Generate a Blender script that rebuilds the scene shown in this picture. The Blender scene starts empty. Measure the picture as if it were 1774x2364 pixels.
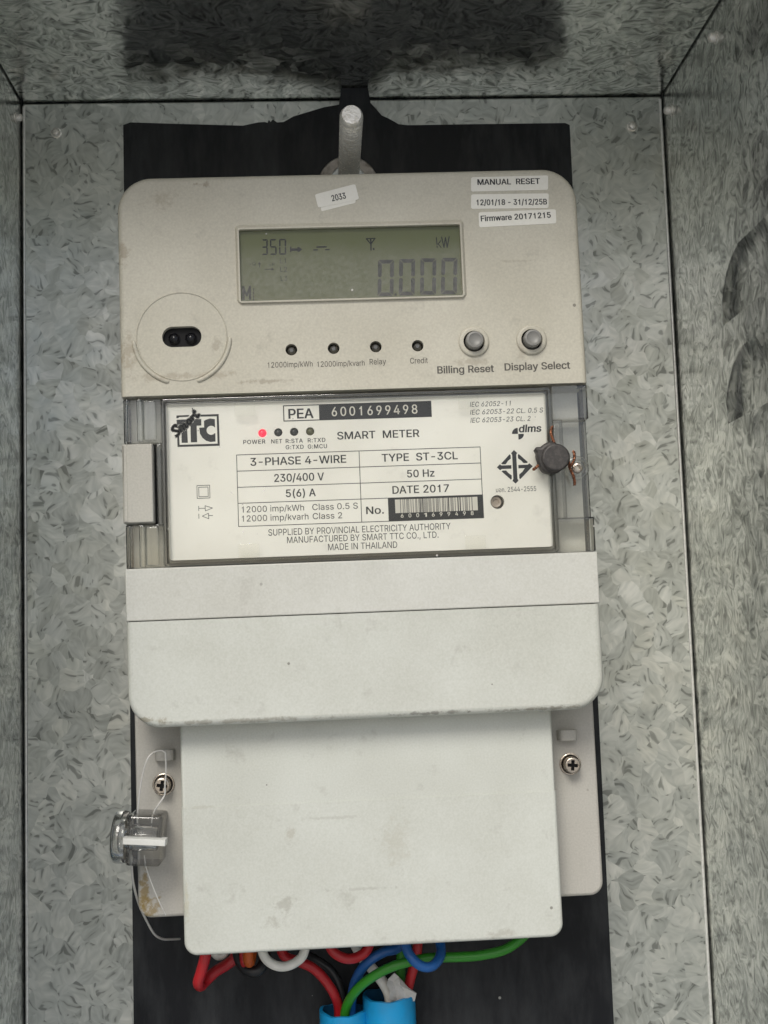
import bpy, math, random
from mathutils import Matrix, Vector, geometry
random.seed(7)
rad = math.radians
sc = bpy.context.scene

# ------------------------------------------------------------------ camera
CAMR = Matrix(((0.99849569, -0.04460171, -0.0318913),
               (0.04758061, 0.99387648, 0.09972776),
               (0.02724798, -0.10109514, 0.99450355)))      # rows: right, forward, up
CAMC = Vector((-0.00694157, -0.52777312, -0.05022341))
FPX = 2904.78                                               # focal length in pixels of the 1774 px wide photograph
cam = bpy.data.cameras.new('camera')
cam.sensor_fit = 'HORIZONTAL'
cam.sensor_width = 36.0
cam.lens = FPX / 1774 * 36.0
cam.clip_start = 0.01
cam.clip_end = 200
camo = bpy.data.objects.new('camera', cam)
sc.collection.objects.link(camo)
r_, f_, u_ = CAMR[0], CAMR[1], CAMR[2]
camo.matrix_world = Matrix(((r_[0], u_[0], -f_[0], CAMC[0]), (r_[1], u_[1], -f_[1], CAMC[1]),
                            (r_[2], u_[2], -f_[2], CAMC[2]), (0, 0, 0, 1)))
sc.camera = camo

# ------------------------------------------------------------------ sky, sun, exposure
SUN_EL, SUN_AZ = 42.0, -16.0          # elevation; azimuth in degrees to the right of straight out of the box
wd = bpy.data.worlds.new('World')
sc.world = wd
wd.use_nodes = True
nt = wd.node_tree
sky = nt.nodes.new('ShaderNodeTexSky')
sky.sky_type = 'NISHITA'
sky.sun_disc = False
sky.sun_elevation = rad(SUN_EL)
sky.sun_rotation = rad(180 - SUN_AZ)
sky.air_density = 1.0
sky.dust_density = 2.5
sky.ozone_density = 1.0
bg = nt.nodes['Background']
bg.inputs['Strength'].default_value = 0.09
nt.links.new(sky.outputs[0], bg.inputs[0])
sl = bpy.data.lights.new('sun', 'SUN')
sl.energy = 1.5
sl.angle = rad(24)
sl.color = (1.0, 0.985, 0.915)
slo = bpy.data.objects.new('sun', sl)
sc.collection.objects.link(slo)
sdir = Vector((math.sin(rad(SUN_AZ)) * math.cos(rad(SUN_EL)), -math.cos(rad(SUN_AZ)) * math.cos(rad(SUN_EL)), math.sin(rad(SUN_EL))))
slo.rotation_mode = 'QUATERNION'
slo.rotation_quaternion = sdir.to_track_quat('Z', 'Y')
slo.location = sdir * 5
sc.view_settings.view_transform = 'Standard'
sc.view_settings.look = 'None'
sc.view_settings.exposure = 0.36
sc.view_settings.gamma = 1.0
sc.view_settings.use_curve_mapping = False
sc.cycles.use_denoising = True
sc.cycles.use_adaptive_sampling = True
sc.cycles.adaptive_threshold = 0.02
sc.cycles.max_bounces = 8
sc.cycles.diffuse_bounces = 3
sc.cycles.glossy_bounces = 4
sc.cycles.transparent_max_bounces = 12
sc.cycles.transmission_bounces = 6

# ------------------------------------------------------------------ measuring helpers (photograph pixel -> point on a given plane)
def ray(px, py):
    q = Vector(((px - 887) / FPX, 1.0, (1182 - py) / FPX))
    return CAMR.transposed() @ q
def on_w(px, py, w):                  # plane y = -w ; returns (x, z)
    d = ray(px, py)
    t = (-w - CAMC.y) / d.y
    p = CAMC + d * t
    return p.x, p.z
def on_x(px, py, x):                  # plane x = const ; returns (w, z)
    d = ray(px, py)
    t = (x - CAMC.x) / d.x
    p = CAMC + d * t
    return -p.y, p.z

XL, XR, ZT, ZB = -0.13255, 0.1473, 0.18441, -0.42   # inside of the box
BOXD = 0.175
BT = 0.012                             # front of the black board
MC, MR, DM = 0.0062787, 0.008184, 0.077  # meter: centre, tilt, distance of its front from the back panel
OFF = DM - BT
CM, SM = math.cos(MR), math.sin(MR)
def mu(px, py, w=0.0):                 # point on the meter's plane w -> meter coordinates (u, v)
    x, z = on_w(px, py, DM + w)
    dx = x - MC
    return CM * dx + SM * z, -SM * dx + CM * z
def mscale(px, py, w=0.0):
    return math.dist(mu(px, py, w), mu(px, py - 1, w))

def tf_world(u, v, w): return Vector((u, -w, v))
def tf_meter(u, v, w): return Vector((u, -(w + OFF), v))

# ------------------------------------------------------------------ mesh builder
def inset(pts, d):
    n = len(pts)
    out = []
    for i in range(n):
        a, b, c = Vector(pts[i - 1]), Vector(pts[i]), Vector(pts[(i + 1) % n])
        e1, e2 = (b - a), (c - b)
        if e1.length < 1e-9 or e2.length < 1e-9:
            out.append(tuple(b)); continue
        e1.normalize(); e2.normalize()
        n1, n2 = Vector((-e1.y, e1.x)), Vector((-e2.y, e2.x))
        m = n1 + n2
        if m.length < 1e-6: m = n1
        m.normalize()
        k = max(0.35, m.dot(n1))
        out.append((b.x + m.x * d / k, b.y + m.y * d / k))
    return out
def rrect(u0, v0, u1, v1, r=0.0, seg=6):
    rs = r if isinstance(r, (tuple, list)) else (r, r, r, r)     # bl, br, tr, tl
    cs = ((u0, v0, 180), (u1, v0, 270), (u1, v1, 0), (u0, v1, 90))
    sg = ((1, 1), (-1, 1), (-1, -1), (1, -1))
    out = []
    for (x, y, a0), rr, (sx, sy) in zip(cs, rs, sg):
        if rr < 1e-7:
            out.append((x, y)); continue
        cx, cy = x + sx * rr, y + sy * rr
        for k in range(seg + 1):
            a = rad(a0 + 90 * k / seg)
            out.append((cx + rr * math.cos(a), cy + rr * math.sin(a)))
    return out
def circle(cx, cy, r, n=32): return [(cx + r * math.cos(2 * math.pi * k / n), cy + r * math.sin(2 * math.pi * k / n)) for k in range(n)]
def catmull(pts, n=8):
    P = [Vector(p) for p in pts]
    P = [P[0] * 2 - P[1]] + P + [P[-1] * 2 - P[-2]]
    out = []
    for i in range(1, len(P) - 2):
        a, b, c, d = P[i - 1], P[i], P[i + 1], P[i + 2]
        for k in range(n):
            t = k / n
            out.append(0.5 * ((2 * b) + (c - a) * t + (2 * a - 5 * b + 4 * c - d) * t * t + (3 * b - a - 3 * c + d) * t ** 3))
    out.append(P[-2])
    return out

class MB:
    def __init__(s, tf=tf_world):
        s.v = []; s.f = []; s.tf = tf
    def add(s, verts, faces):
        o = len(s.v)
        s.v += [s.tf(*p) for p in verts]
        s.f += [tuple(i + o for i in f) for f in faces]
    def ring(s, a, b):                    # join two rings of vertices of equal count
        n = len(a)
        s.add(a + b, [(i, (i + 1) % n, n + (i + 1) % n, n + i) for i in range(n)])
    def flat(s, outline, w, holes=(), up=True):
        polys = [[Vector((p[0], p[1], 0)) for p in outline]] + [[Vector((p[0], p[1], 0)) for p in h] for h in holes]
        allp = [p for q in polys for p in q]
        tri = geometry.tessellate_polygon(polys)
        fs = []
        for t in tri:
            a, b, c = (allp[i] for i in t)
            cr = (b - a).cross(c - a).z
            if abs(cr) < 1e-14: continue
            fs.append(tuple(t) if (cr > 0) == up else tuple(reversed(t)))
        s.add([(p.x, p.y, w) for p in allp], fs)
    def prism(s, outline, w0, w1, rnd=0.0, seg=4, holes=(), back=True, keep=None):
        """holes: list of (outline ccw, depth w of the hole's floor or None for open, floor?)"""
        n = len(outline)
        rings = [[(p[0], p[1], w0) for p in outline]]
        top = outline
        if rnd > 0:
            for k in range(seg + 1):
                a = math.pi / 2 * k / seg
                q = inset(outline, rnd * (1 - math.cos(a)))
                if keep:              # leave the top ('t') or bottom ('b') edge crisp
                    lim = max(p[1] for p in outline) if keep == 't' else min(p[1] for p in outline)
                    q = [(p2[0], p1[1]) if abs(p1[1] - lim) < 1e-6 else p2 for p1, p2 in zip(outline, q)]
                rings.append([(p[0], p[1], w1 - rnd + rnd * math.sin(a)) for p in q])
                top = q
        else:
            rings.append([(p[0], p[1], w1) for p in outline])
        vs = [p for r in rings for p in r]
        fs = []
        for k in range(len(rings) - 1):
            for i in range(n):
                j = (i + 1) % n
                fs.append((k * n + i, k * n + j, (k + 1) * n + j, (k + 1) * n + i))
        s.add(vs, fs)
        s.flat(top, w1, [h[0] for h in holes])
        for h in holes:
            q = list(reversed(h[0]))
            wb = w0 if h[1] is None else h[1]
            s.ring([(p[0], p[1], wb) for p in q], [(p[0], p[1], w1) for p in q])
            if len(h) > 2 and h[2]: s.flat(h[0], wb)
        if back: s.flat(outline, w0, [h[0] for h in holes if h[1] is None], up=False)
    def box(s, u0, v0, u1, v1, w0, w1, rnd=0.0, r=0.0): s.prism(rrect(u0, v0, u1, v1, r), w0, w1, rnd)
    def lathe(s, cx, cy, prof, n=32, cap0=True, cap1=True):   # prof: (r, w) from back to front
        vs = []
        for r, w in prof:
            vs += [(cx + r * math.cos(2 * math.pi * k / n), cy + r * math.sin(2 * math.pi * k / n), w) for k in range(n)]
        fs = []
        for k in range(len(prof) - 1):
            for i in range(n):
                j = (i + 1) % n
                fs.append((k * n + i, k * n + j, (k + 1) * n + j, (k + 1) * n + i))
        if cap1: fs.append(tuple((len(prof) - 1) * n + i for i in range(n)))
        if cap0: fs.append(tuple(reversed(range(n))))
        s.add(vs, fs)
    def quad(s, a, b, c, d, w): s.add([(p[0], p[1], w) for p in (a, b, c, d)], [(0, 1, 2, 3)])
    def stroke(s, pts, wid, w, close=False):
        pts = [Vector((p[0], p[1])) for p in pts]
        if close: pts = pts + [pts[0]]
        h = wid / 2
        for a, b in zip(pts, pts[1:]):
            d = b - a
            if d.length < 1e-9: continue
            d.normalize()
            nrm = Vector((-d.y, d.x)) * h
            a2, b2 = a - d * h * 0.6, b + d * h * 0.6
            s.quad(a2 - nrm, b2 - nrm, b2 + nrm, a2 + nrm, w)
    def tube(s, pts, r, n=10, caps=True):
        P = [Vector(p) for p in pts]
        T = []
        for i in range(len(P)):
            t = P[min(i + 1, len(P) - 1)] - P[max(i - 1, 0)]
            T.append(t.normalized() if t.length > 1e-12 else Vector((0, 0, 1)))
        nrm = Vector((0, 0, 1)) if abs(T[0].z) < 0.9 else Vector((1, 0, 0))
        vs = []
        for i, (p, t) in enumerate(zip(P, T)):
            nrm = (nrm - t * nrm.dot(t)).normalized()
            bi = t.cross(nrm)
            rr = r[i] if isinstance(r, (list, tuple)) else r
            for k in range(n):
                a = 2 * math.pi * k / n
                q = p + nrm * (rr * math.cos(a)) + bi * (rr * math.sin(a))
                vs.append((q.x, q.y, q.z))
        fs = []
        for i in range(len(P) - 1):
            for k in range(n):
                j = (k + 1) % n
                fs.append((i * n + k, i * n + j, (i + 1) * n + j, (i + 1) * n + k))
        if caps:
            fs.append(tuple(reversed(range(n)))); fs.append(tuple((len(P) - 1) * n + k for k in range(n)))
        s.add(vs, fs)
    def build(s, name, mat, parent=None, ang=40, smooth=True):
        me = bpy.data.meshes.new(name)
        me.from_pydata([tuple(p) for p in s.v], [], s.f)
        me.validate()
        me.materials.append(mat)
        if smooth:
            me.polygons.foreach_set('use_smooth', [True] * len(me.polygons))
            me.set_sharp_from_angle(angle=rad(ang))
        me.update()
        o = bpy.data.objects.new(name, me)
        sc.collection.objects.link(o)
        if parent: o.parent = parent
        return o

def thing(name, label, cat, loc=(0, 0, 0), group=None):
    o = bpy.data.objects.new(name, None)
    sc.collection.objects.link(o)
    o.location = loc
    o.empty_display_size = 0.02
    return tag(o, label, cat, group)
def tag(o, label=None, cat=None, group=None, kind=None):
    if label: o['label'] = label
    if cat: o['category'] = cat
    if group: o['group'] = group
    if kind: o['kind'] = kind
    return o

# ------------------------------------------------------------------ lettering
# letter outlines: one line per character: character, advance, loops of points
GLYPHS = """( 137 45,103 45,122 47,142 50,162 55,182 60,202 66,221 73,239 80,255 88,270 118,270 110,252 102,233 95,214 90,195 85,176 81,157 78,138 76,120 76,103 76,88 78,73 80,57 84,41 88,25 94,8 101,-10 109,-28 118,-48 88,-48 75,-23 64,2 56,27 49,53 46,78
) 137 19,-48 28,-28 36,-9 43,9 49,26 53,42 57,58 59,73 60,88 61,103 60,120 59,138 56,157 52,176 47,195 41,214 35,233 27,252 19,270 48,270 56,255 64,239 71,221 77,202 82,182 86,162 90,142 91,122 92,103 91,78 87,52 81,27 72,1 61,-24 48,-48
+ 227 99,17 99,182 128,182 128,17|31,86 31,113 195,113 195,86
, 94 19,-60 34,36 68,36 42,-60
- 227 168,122 168,94 57,94 57,122
. 94 48,-2 42,-1 36,1 31,4 28,9 26,15 25,20 26,27 28,32 31,37 36,40 42,43 48,43 54,43 59,40 64,37 68,32 70,27 71,20 70,15 68,9 64,4 59,1 54,-1
/ 125 117,266 36,-38 7,-38 89,266
0 227 113,-3 95,-2 79,3 65,12 53,24 42,39 34,57 29,77 25,101 24,127 25,153 29,177 35,197 43,215 53,230 65,242 79,251 95,256 113,258 131,256 147,251 161,242 174,230 184,215 192,197 198,177 201,153 203,127 201,101 198,77 192,57 184,39 174,24 162,12 147,3 131,-2|113,25 125,26 136,30 145,37 153,46 160,58 165,72 169,88 171,107 172,127 171,148 169,166 165,182 160,197 153,208 145,218 136,224 125,228 113,230 101,228 91,224 82,218 73,208 67,197 62,182 58,166 55,148 55,127 55,107 58,88 62,72 67,58 73,46 82,37 91,30 101,26
1 227 105,0 136,0 136,256 116,256 100,228 75,208 58,202 58,173 80,181 105,200
2 227 32,0 32,24 117,114 126,124 134,133 141,141 147,149 152,156 155,163 158,170 160,178 160,186 159,194 157,202 154,209 149,215 143,220 137,224 129,227 121,229 112,230 102,229 94,227 86,224 79,219 74,213 69,207 66,199 64,190 64,181 33,181 34,196 37,209 43,221 51,232 60,241 72,248 84,253 98,257 112,258 127,257 141,254 153,248 164,241 173,233 181,223 186,211 189,199 191,186 190,177 188,168 185,159 181,150 175,140 168,129 159,118 147,105 133,90 76,30 76,28 195,28 195,0
3 227 109,-3 94,-2 80,0 66,5 54,11 44,19 35,29 28,40 24,52 22,66 55,66 56,58 59,50 63,44 69,38 75,33 83,30 91,27 100,25 109,25 119,26 129,27 138,30 145,35 152,40 157,46 161,54 164,63 165,72 164,81 162,90 158,98 153,105 146,112 137,117 127,121 115,123 101,124 78,124 78,150 144,224 144,226 35,226 35,254 186,254 186,230 106,139 106,144 124,145 140,143 154,138 167,131 177,122 185,111 192,99 195,86 196,72 195,58 191,45 185,33 177,22 166,13 154,6 141,1 125,-2
4 227 20,53 20,79 123,254 155,254 54,83 54,81 207,81 207,53|141,0 141,61 141,73 141,159 171,159 171,0
5 227 111,-3 96,-2 82,1 70,6 59,12 49,20 41,30 35,41 32,53 30,65 61,65 62,58 65,51 69,44 74,39 80,34 87,30 94,27 102,26 111,25 120,26 130,28 138,32 146,38 152,44 157,52 161,61 163,71 164,81 163,92 161,101 157,111 151,119 145,125 137,131 129,135 119,138 109,138 100,138 92,137 84,134 76,131 69,127 64,123 34,126 48,254 183,254 183,226 75,226 67,151 68,151 74,155 81,159 89,162 97,165 106,166 115,167 126,166 137,164 147,160 156,156 165,150 172,143 179,134 185,125 189,116 193,105 195,94 195,82 194,66 191,51 184,38 176,26 166,16 154,8 141,1 126,-2
6 227 113,-3 98,-2 84,1 71,7 60,15 50,25 42,37 36,51 33,65 32,81 33,93 35,106 40,119 47,134 56,151 69,170 126,254 161,254 75,131 73,131 75,135 79,140 83,144 87,148 92,151 98,153 104,155 110,157 117,157 132,156 146,153 158,147 169,140 178,131 185,120 190,107 193,94 194,79 193,63 190,49 184,36 176,25 166,15 155,7 142,1 128,-2|113,24 123,25 131,27 139,31 146,37 152,43 157,51 161,59 163,69 164,79 163,89 161,98 157,107 152,114 146,121 139,126 131,130 123,132 113,133 104,132 95,130 87,126 80,121 74,114 69,107 65,99 63,89 62,79 63,69 65,59 69,51 74,43 80,37 87,31 95,27 104,25
7 227 48,0 162,224 162,226 31,226 31,254 195,254 195,224 82,0
8 227 113,-3 97,-2 82,1 68,6 56,13 45,21 37,31 31,42 27,54 26,68 27,78 29,88 33,98 37,106 43,114 51,121 58,126 67,130 76,132 76,133 65,138 55,145 46,154 40,165 36,177 35,190 36,203 40,214 45,225 53,234 62,242 73,249 85,254 99,257 113,258 128,257 141,254 153,249 164,242 173,234 181,225 186,214 190,203 191,190 190,177 186,165 180,154 171,145 162,138 150,133 150,132 159,130 168,126 176,121 183,114 189,106 194,98 197,88 200,78 200,68 199,54 195,42 189,31 181,21 171,13 158,6 145,1 130,-2|113,25 124,25 134,27 142,30 150,34 156,40 161,46 165,53 168,61 168,69 168,78 165,87 161,94 156,101 149,107 141,111 133,115 123,117 113,118 103,117 93,115 85,111 77,107 70,101 65,94 61,87 58,78 58,69 58,61 61,53 64,46 70,40 76,34 84,30 92,27 102,25|113,145 122,145 130,147 137,150 144,154 149,159 154,165 157,172 159,180 160,188 159,196 157,203 154,210 149,216 144,221 138,225 130,228 122,229 113,230 104,229 96,228 89,225 82,221 77,216 72,210 69,203 67,196 66,188 67,180 69,172 72,165 77,159 82,154 89,150 96,147 104,145
9 227 113,258 128,257 142,253 155,247 166,239 176,229 184,217 190,204 193,189 194,173 194,161 191,148 186,135 180,120 170,103 158,84 100,0 65,0 151,124 154,124 151,119 148,115 144,111 139,107 134,104 128,101 122,99 116,98 109,97 94,98 81,102 69,107 58,114 49,124 41,134 36,147 33,161 32,176 33,191 36,205 42,218 50,230 60,239 71,247 84,253 98,257|113,230 104,229 95,227 87,223 80,218 74,211 69,204 66,195 63,186 63,176 63,166 66,156 69,148 74,140 80,134 87,129 95,125 104,122 113,122 123,122 131,125 139,129 146,134 152,140 157,147 161,156 163,165 164,175 163,185 161,195 157,204 152,211 146,218 139,223 131,227 123,229
: 94 48,-2 42,-1 36,1 31,4 28,9 26,15 25,20 26,27 28,32 31,37 36,40 42,43 48,43 54,43 59,40 64,37 68,32 70,27 71,20 70,15 68,9 64,4 59,1 54,-1|48,135 42,136 36,138 31,142 28,147 26,152 25,158 26,164 28,170 31,174 36,178 42,180 48,181 54,180 59,178 64,174 68,170 70,164 71,158 70,152 68,147 64,142 59,138 54,136
A 240 8,0 101,254 138,254 231,0 198,0 144,151 140,161 136,173 132,186 127,201 122,219 116,239 123,239 117,219 111,201 106,185 102,172 98,161 95,151 43,0|55,71 55,99 185,99 185,71
B 228 30,0 30,254 121,254 137,253 152,250 164,245 175,239 184,230 190,221 195,210 198,199 199,187 198,177 197,168 193,160 189,153 184,148 178,143 172,139 165,136 157,133 157,131 166,130 174,127 182,123 189,117 196,110 201,102 205,92 208,81 209,68 208,56 205,44 200,33 193,24 184,16 172,9 158,4 142,1 123,0|62,29 122,29 140,30 154,34 165,40 172,48 176,58 178,68 177,77 175,85 171,92 166,99 160,104 153,109 144,113 135,115 124,115 62,115|62,143 119,143 128,143 136,145 144,148 151,152 157,157 162,163 165,170 167,178 168,186 167,197 163,206 156,214 147,221 135,225 120,226 62,226
C 255 134,-3 113,-2 93,4 75,12 59,25 46,40 35,58 27,78 22,101 20,127 22,153 27,176 35,197 46,215 59,230 75,242 93,251 113,256 134,258 146,257 158,255 170,252 181,248 191,242 201,236 210,228 217,219 224,209 229,198 234,187 236,174 204,174 202,183 199,190 195,197 190,204 185,209 179,214 172,218 165,222 158,224 150,226 142,228 134,228 119,227 105,223 92,216 80,207 71,196 62,182 57,166 53,148 52,127 53,107 57,88 63,72 71,59 80,47 92,38 105,32 119,28 134,26 142,27 150,28 158,30 165,33 172,36 179,40 185,45 190,51 195,57 199,64 202,72 204,80 236,80 234,68 229,56 224,45 217,36 210,27 201,19 192,12 181,7 170,2 159,-1 146,-3
D 251 109,0 48,0 48,29 107,29 127,30 144,34 159,40 171,49 182,61 189,75 195,90 198,108 200,128 198,147 195,165 190,180 182,194 172,205 160,214 145,221 129,225 110,226 47,226 47,254 113,254 136,253 157,248 176,239 192,228 206,213 217,196 225,175 229,153 231,128 229,102 224,80 217,59 206,42 192,27 175,15 156,7 134,2|62,254 62,0 30,0 30,254
E 209 30,0 30,254 186,254 186,226 62,226 62,143 178,143 178,114 62,114 62,29 188,29 188,0
F 205 30,0 30,254 185,254 185,226 62,226 62,139 173,139 173,111 62,111 62,0
G 260 134,-3 113,-2 93,4 75,13 59,25 45,40 35,58 27,78 22,102 20,127 22,153 27,176 35,197 45,215 59,230 74,242 92,251 112,256 132,258 146,257 158,255 170,252 181,247 192,242 202,235 210,227 218,218 225,208 230,198 234,186 237,174 204,174 201,182 198,190 194,197 189,203 184,208 178,213 172,218 165,221 158,224 150,226 141,227 133,228 118,227 104,223 92,216 80,207 70,196 62,182 57,166 53,148 52,127 53,107 57,88 63,72 71,59 81,47 92,38 105,32 119,28 134,26 148,27 161,31 172,36 183,43 191,51 198,62 203,74 206,87 207,101 217,100 141,100 141,128 239,128 239,100 237,80 233,62 225,45 215,31 203,19 188,9 172,2 154,-2
H 258 30,0 30,254 62,254 62,144 196,144 196,254 228,254 228,0 196,0 196,116 62,116 62,0
I 92 30,0 62,0 62,254 30,254
L 196 30,0 30,254 62,254 62,29 181,29 181,0
M 314 30,0 30,254 76,254 139,94 140,89 142,85 144,79 146,74 148,68 150,61 152,55 154,48 156,42 158,36 159,30 161,24 154,24 155,30 157,35 159,41 161,48 163,54 165,61 167,67 169,73 171,79 173,85 175,89 176,94 238,254 284,254 284,0 252,0 252,145 252,151 252,157 252,163 252,170 252,177 253,184 253,192 253,199 253,207 253,214 253,221 253,229 256,229 254,221 251,213 249,205 246,197 244,189 241,181 238,174 236,167 234,161 232,155 230,150 228,145 171,0 143,0 85,145 83,150 82,155 80,160 77,167 75,173 72,181 70,188 67,196 65,204 62,212 59,220 56,229 59,229 60,222 60,215 60,208 60,201 60,193 60,186 61,178 61,171 61,164 61,158 61,151 61,145 61,0
N 262 30,0 30,254 68,254 172,91 174,87 178,82 181,75 185,69 189,61 194,53 198,45 203,36 207,27 202,27 202,36 201,45 200,54 200,63 200,71 200,79 199,86 199,92 199,97 199,254 232,254 232,0 193,0 101,145 97,152 93,158 89,165 84,173 79,181 74,191 68,201 61,213 54,226 60,227 60,215 61,203 61,192 62,182 62,172 62,164 62,157 62,150 62,145 62,0
O 267 133,-3 112,-2 93,4 75,12 59,25 46,40 35,58 27,78 22,101 20,127 22,153 27,176 35,197 46,215 59,230 75,242 93,251 112,256 133,258 155,256 174,251 192,242 208,230 221,215 232,197 240,176 245,153 247,127 245,101 240,78 232,58 221,40 208,25 192,12 174,4 155,-2|133,26 148,28 162,32 175,38 186,47 196,58 204,72 210,88 214,106 215,127 214,148 210,166 204,182 196,196 186,207 175,216 162,223 148,227 133,228 119,227 105,223 92,216 81,207 71,196 63,182 57,166 53,148 52,127 53,106 57,88 63,72 71,58 81,47 92,38 105,32 119,28
P 222 30,0 30,254 118,254 136,253 152,250 166,244 178,236 187,226 195,215 200,202 203,189 204,174 203,159 200,145 195,133 187,121 178,112 166,104 152,98 136,94 118,93 55,93 55,121 116,121 129,122 139,124 149,128 156,133 162,139 167,147 170,155 172,164 172,174 172,184 170,193 167,201 162,208 156,214 148,219 139,223 129,225 116,226 62,226 62,0
Q 267 123,80 156,80 185,42 192,32 234,-24 200,-24 173,13 166,23|133,-3 112,-2 93,4 75,12 59,25 46,40 35,58 27,78 22,101 20,127 22,153 27,176 35,197 46,215 59,230 75,242 93,251 112,256 133,258 155,256 174,251 192,242 208,230 221,215 232,197 240,176 245,153 247,127 245,101 240,78 232,58 221,40 208,25 192,12 174,4 155,-2|133,26 148,28 162,32 175,38 186,47 196,58 204,72 210,88 214,106 215,127 214,148 210,166 204,182 196,196 186,207 175,216 162,223 148,227 133,228 119,227 105,223 92,216 81,207 71,196 63,182 57,166 53,148 52,127 53,106 57,88 63,72 71,58 81,47 92,38 105,32 119,28
R 224 30,0 30,254 118,254 136,253 153,250 167,244 178,237 188,227 195,217 200,204 204,191 205,176 204,161 200,148 195,136 188,125 178,116 166,109 152,103 136,100 118,99 48,99 48,128 117,128 129,128 140,130 149,133 156,138 162,143 167,150 170,158 172,167 173,176 172,186 170,194 167,202 162,209 156,215 149,220 140,223 129,225 116,226 62,226 62,0|177,0 115,115 151,115 214,0
S 223 112,-4 94,-3 78,0 64,5 51,11 41,20 32,30 25,42 21,54 19,68 52,68 54,59 57,51 62,44 68,38 75,33 83,29 92,27 102,25 112,25 123,25 133,27 143,30 151,34 159,40 165,46 169,53 172,61 173,70 172,77 170,84 166,89 161,94 155,99 148,102 140,106 132,108 122,111 92,120 72,126 56,135 43,145 34,156 28,170 26,186 27,200 31,213 37,224 46,234 57,242 69,249 83,254 97,257 114,258 130,257 145,254 158,249 170,242 180,234 189,224 195,213 199,202 200,189 169,189 166,201 160,211 151,219 140,225 127,228 112,229 102,229 92,227 84,224 76,220 70,215 64,209 61,203 58,195 58,188 58,180 61,173 65,167 71,162 78,158 85,154 92,151 99,149 106,147 132,140 140,137 148,135 156,132 164,128 172,124 179,119 186,113 192,106 197,99 201,90 203,80 204,69 203,56 199,43 193,32 185,21 174,13 162,5 147,0 130,-3
T 224 16,226 16,254 208,254 208,226 128,226 128,0 96,0 96,226
U 259 129,-4 110,-3 93,1 77,8 63,17 52,27 42,40 36,54 31,70 30,87 30,254 62,254 62,89 63,77 66,66 70,57 77,48 84,40 94,34 104,29 116,27 129,26 143,27 155,29 165,34 175,40 182,48 188,57 193,66 195,77 196,89 196,254 229,254 229,87 227,70 223,54 216,40 207,27 195,17 182,8 166,1 149,-3
V 240 102,0 8,254 42,254 96,103 99,94 103,82 108,69 113,53 118,35 124,15 117,15 123,36 129,54 133,69 138,82 142,94 145,103 197,254 231,254 139,0
W 343 78,0 8,254 41,254 82,98 84,90 86,81 88,73 90,64 92,55 93,47 95,38 97,29 98,20 95,20 96,29 98,38 100,47 102,55 104,64 106,73 108,81 110,90 112,98 153,254 190,254 231,98 233,90 235,81 237,73 239,64 241,55 243,47 245,38 247,29 249,20 244,20 246,29 248,38 249,47 251,55 253,64 255,73 257,81 259,90 261,98 302,254 335,254 265,0 228,0 184,161 181,172 178,184 176,196 173,209 170,222 168,237 175,237 172,223 170,210 167,197 165,185 162,173 159,161 115,0
X 237 9,0 109,142 109,118 15,254 52,254 89,200 94,193 98,186 102,181 105,175 109,170 112,164 115,159 118,153 122,146 116,146 120,153 123,159 126,164 129,170 132,175 136,181 140,186 144,193 149,200 187,254 223,254 129,119 129,143 228,0 191,0 146,65 142,71 138,77 134,83 131,88 128,93 125,98 122,103 119,109 115,116 122,116 119,109 116,104 113,98 110,93 106,88 103,83 99,77 95,71 91,65 46,0
Y 236 102,0 102,104 8,254 46,254 96,172 101,163 107,155 111,146 116,137 120,127 125,115 112,115 116,127 121,137 126,146 130,155 135,164 140,172 191,254 228,254 134,104 134,0
a 195 80,-4 68,-4 57,-1 47,2 38,8 30,14 24,22 19,32 16,42 15,54 16,64 18,73 22,80 26,87 32,92 39,97 46,100 54,103 63,105 71,107 80,109 89,110 100,111 109,112 117,113 123,114 129,116 133,117 135,120 137,123 138,127 138,128 137,136 136,142 133,148 130,153 125,158 120,161 113,163 106,165 98,165 89,165 82,164 75,161 69,158 63,154 59,150 55,146 52,142 50,137 20,146 26,156 32,165 39,173 48,179 57,184 66,188 77,190 87,192 97,192 104,192 112,191 119,190 128,187 135,184 143,180 150,175 156,168 161,160 165,150 168,139 168,126 168,0 138,0 138,26 136,26 134,21 130,17 126,12 121,8 115,4 108,1 100,-2 90,-4|85,23 96,23 106,26 114,29 121,34 127,40 132,47 135,54 137,61 138,69 138,95 136,93 133,92 130,91 125,90 121,89 116,88 110,87 105,86 100,86 95,85 91,84 88,84 81,83 74,81 67,79 61,77 56,74 52,70 48,65 47,59 46,52 46,46 48,41 51,36 55,32 59,29 65,26 71,24 78,23
c 198 104,-4 87,-3 72,1 58,8 46,17 36,29 28,43 22,58 18,75 17,94 18,113 22,130 28,146 36,159 46,171 58,180 72,187 87,191 104,192 113,192 122,191 130,189 138,186 146,182 153,178 159,173 165,167 170,161 174,154 178,146 181,138 151,131 150,136 148,140 145,145 142,149 139,152 135,155 131,158 126,161 121,162 116,164 110,165 104,165 92,164 81,161 73,155 65,148 59,139 54,129 51,118 49,106 48,94 49,81 51,70 54,59 59,49 65,40 73,33 81,28 92,24 104,23 110,24 116,24 121,26 126,28 131,30 135,33 139,36 143,40 146,44 148,49 150,54 152,59 181,51 179,43 175,35 171,28 165,22 160,16 153,11 146,6 138,3 130,0 122,-2 113,-4
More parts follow.
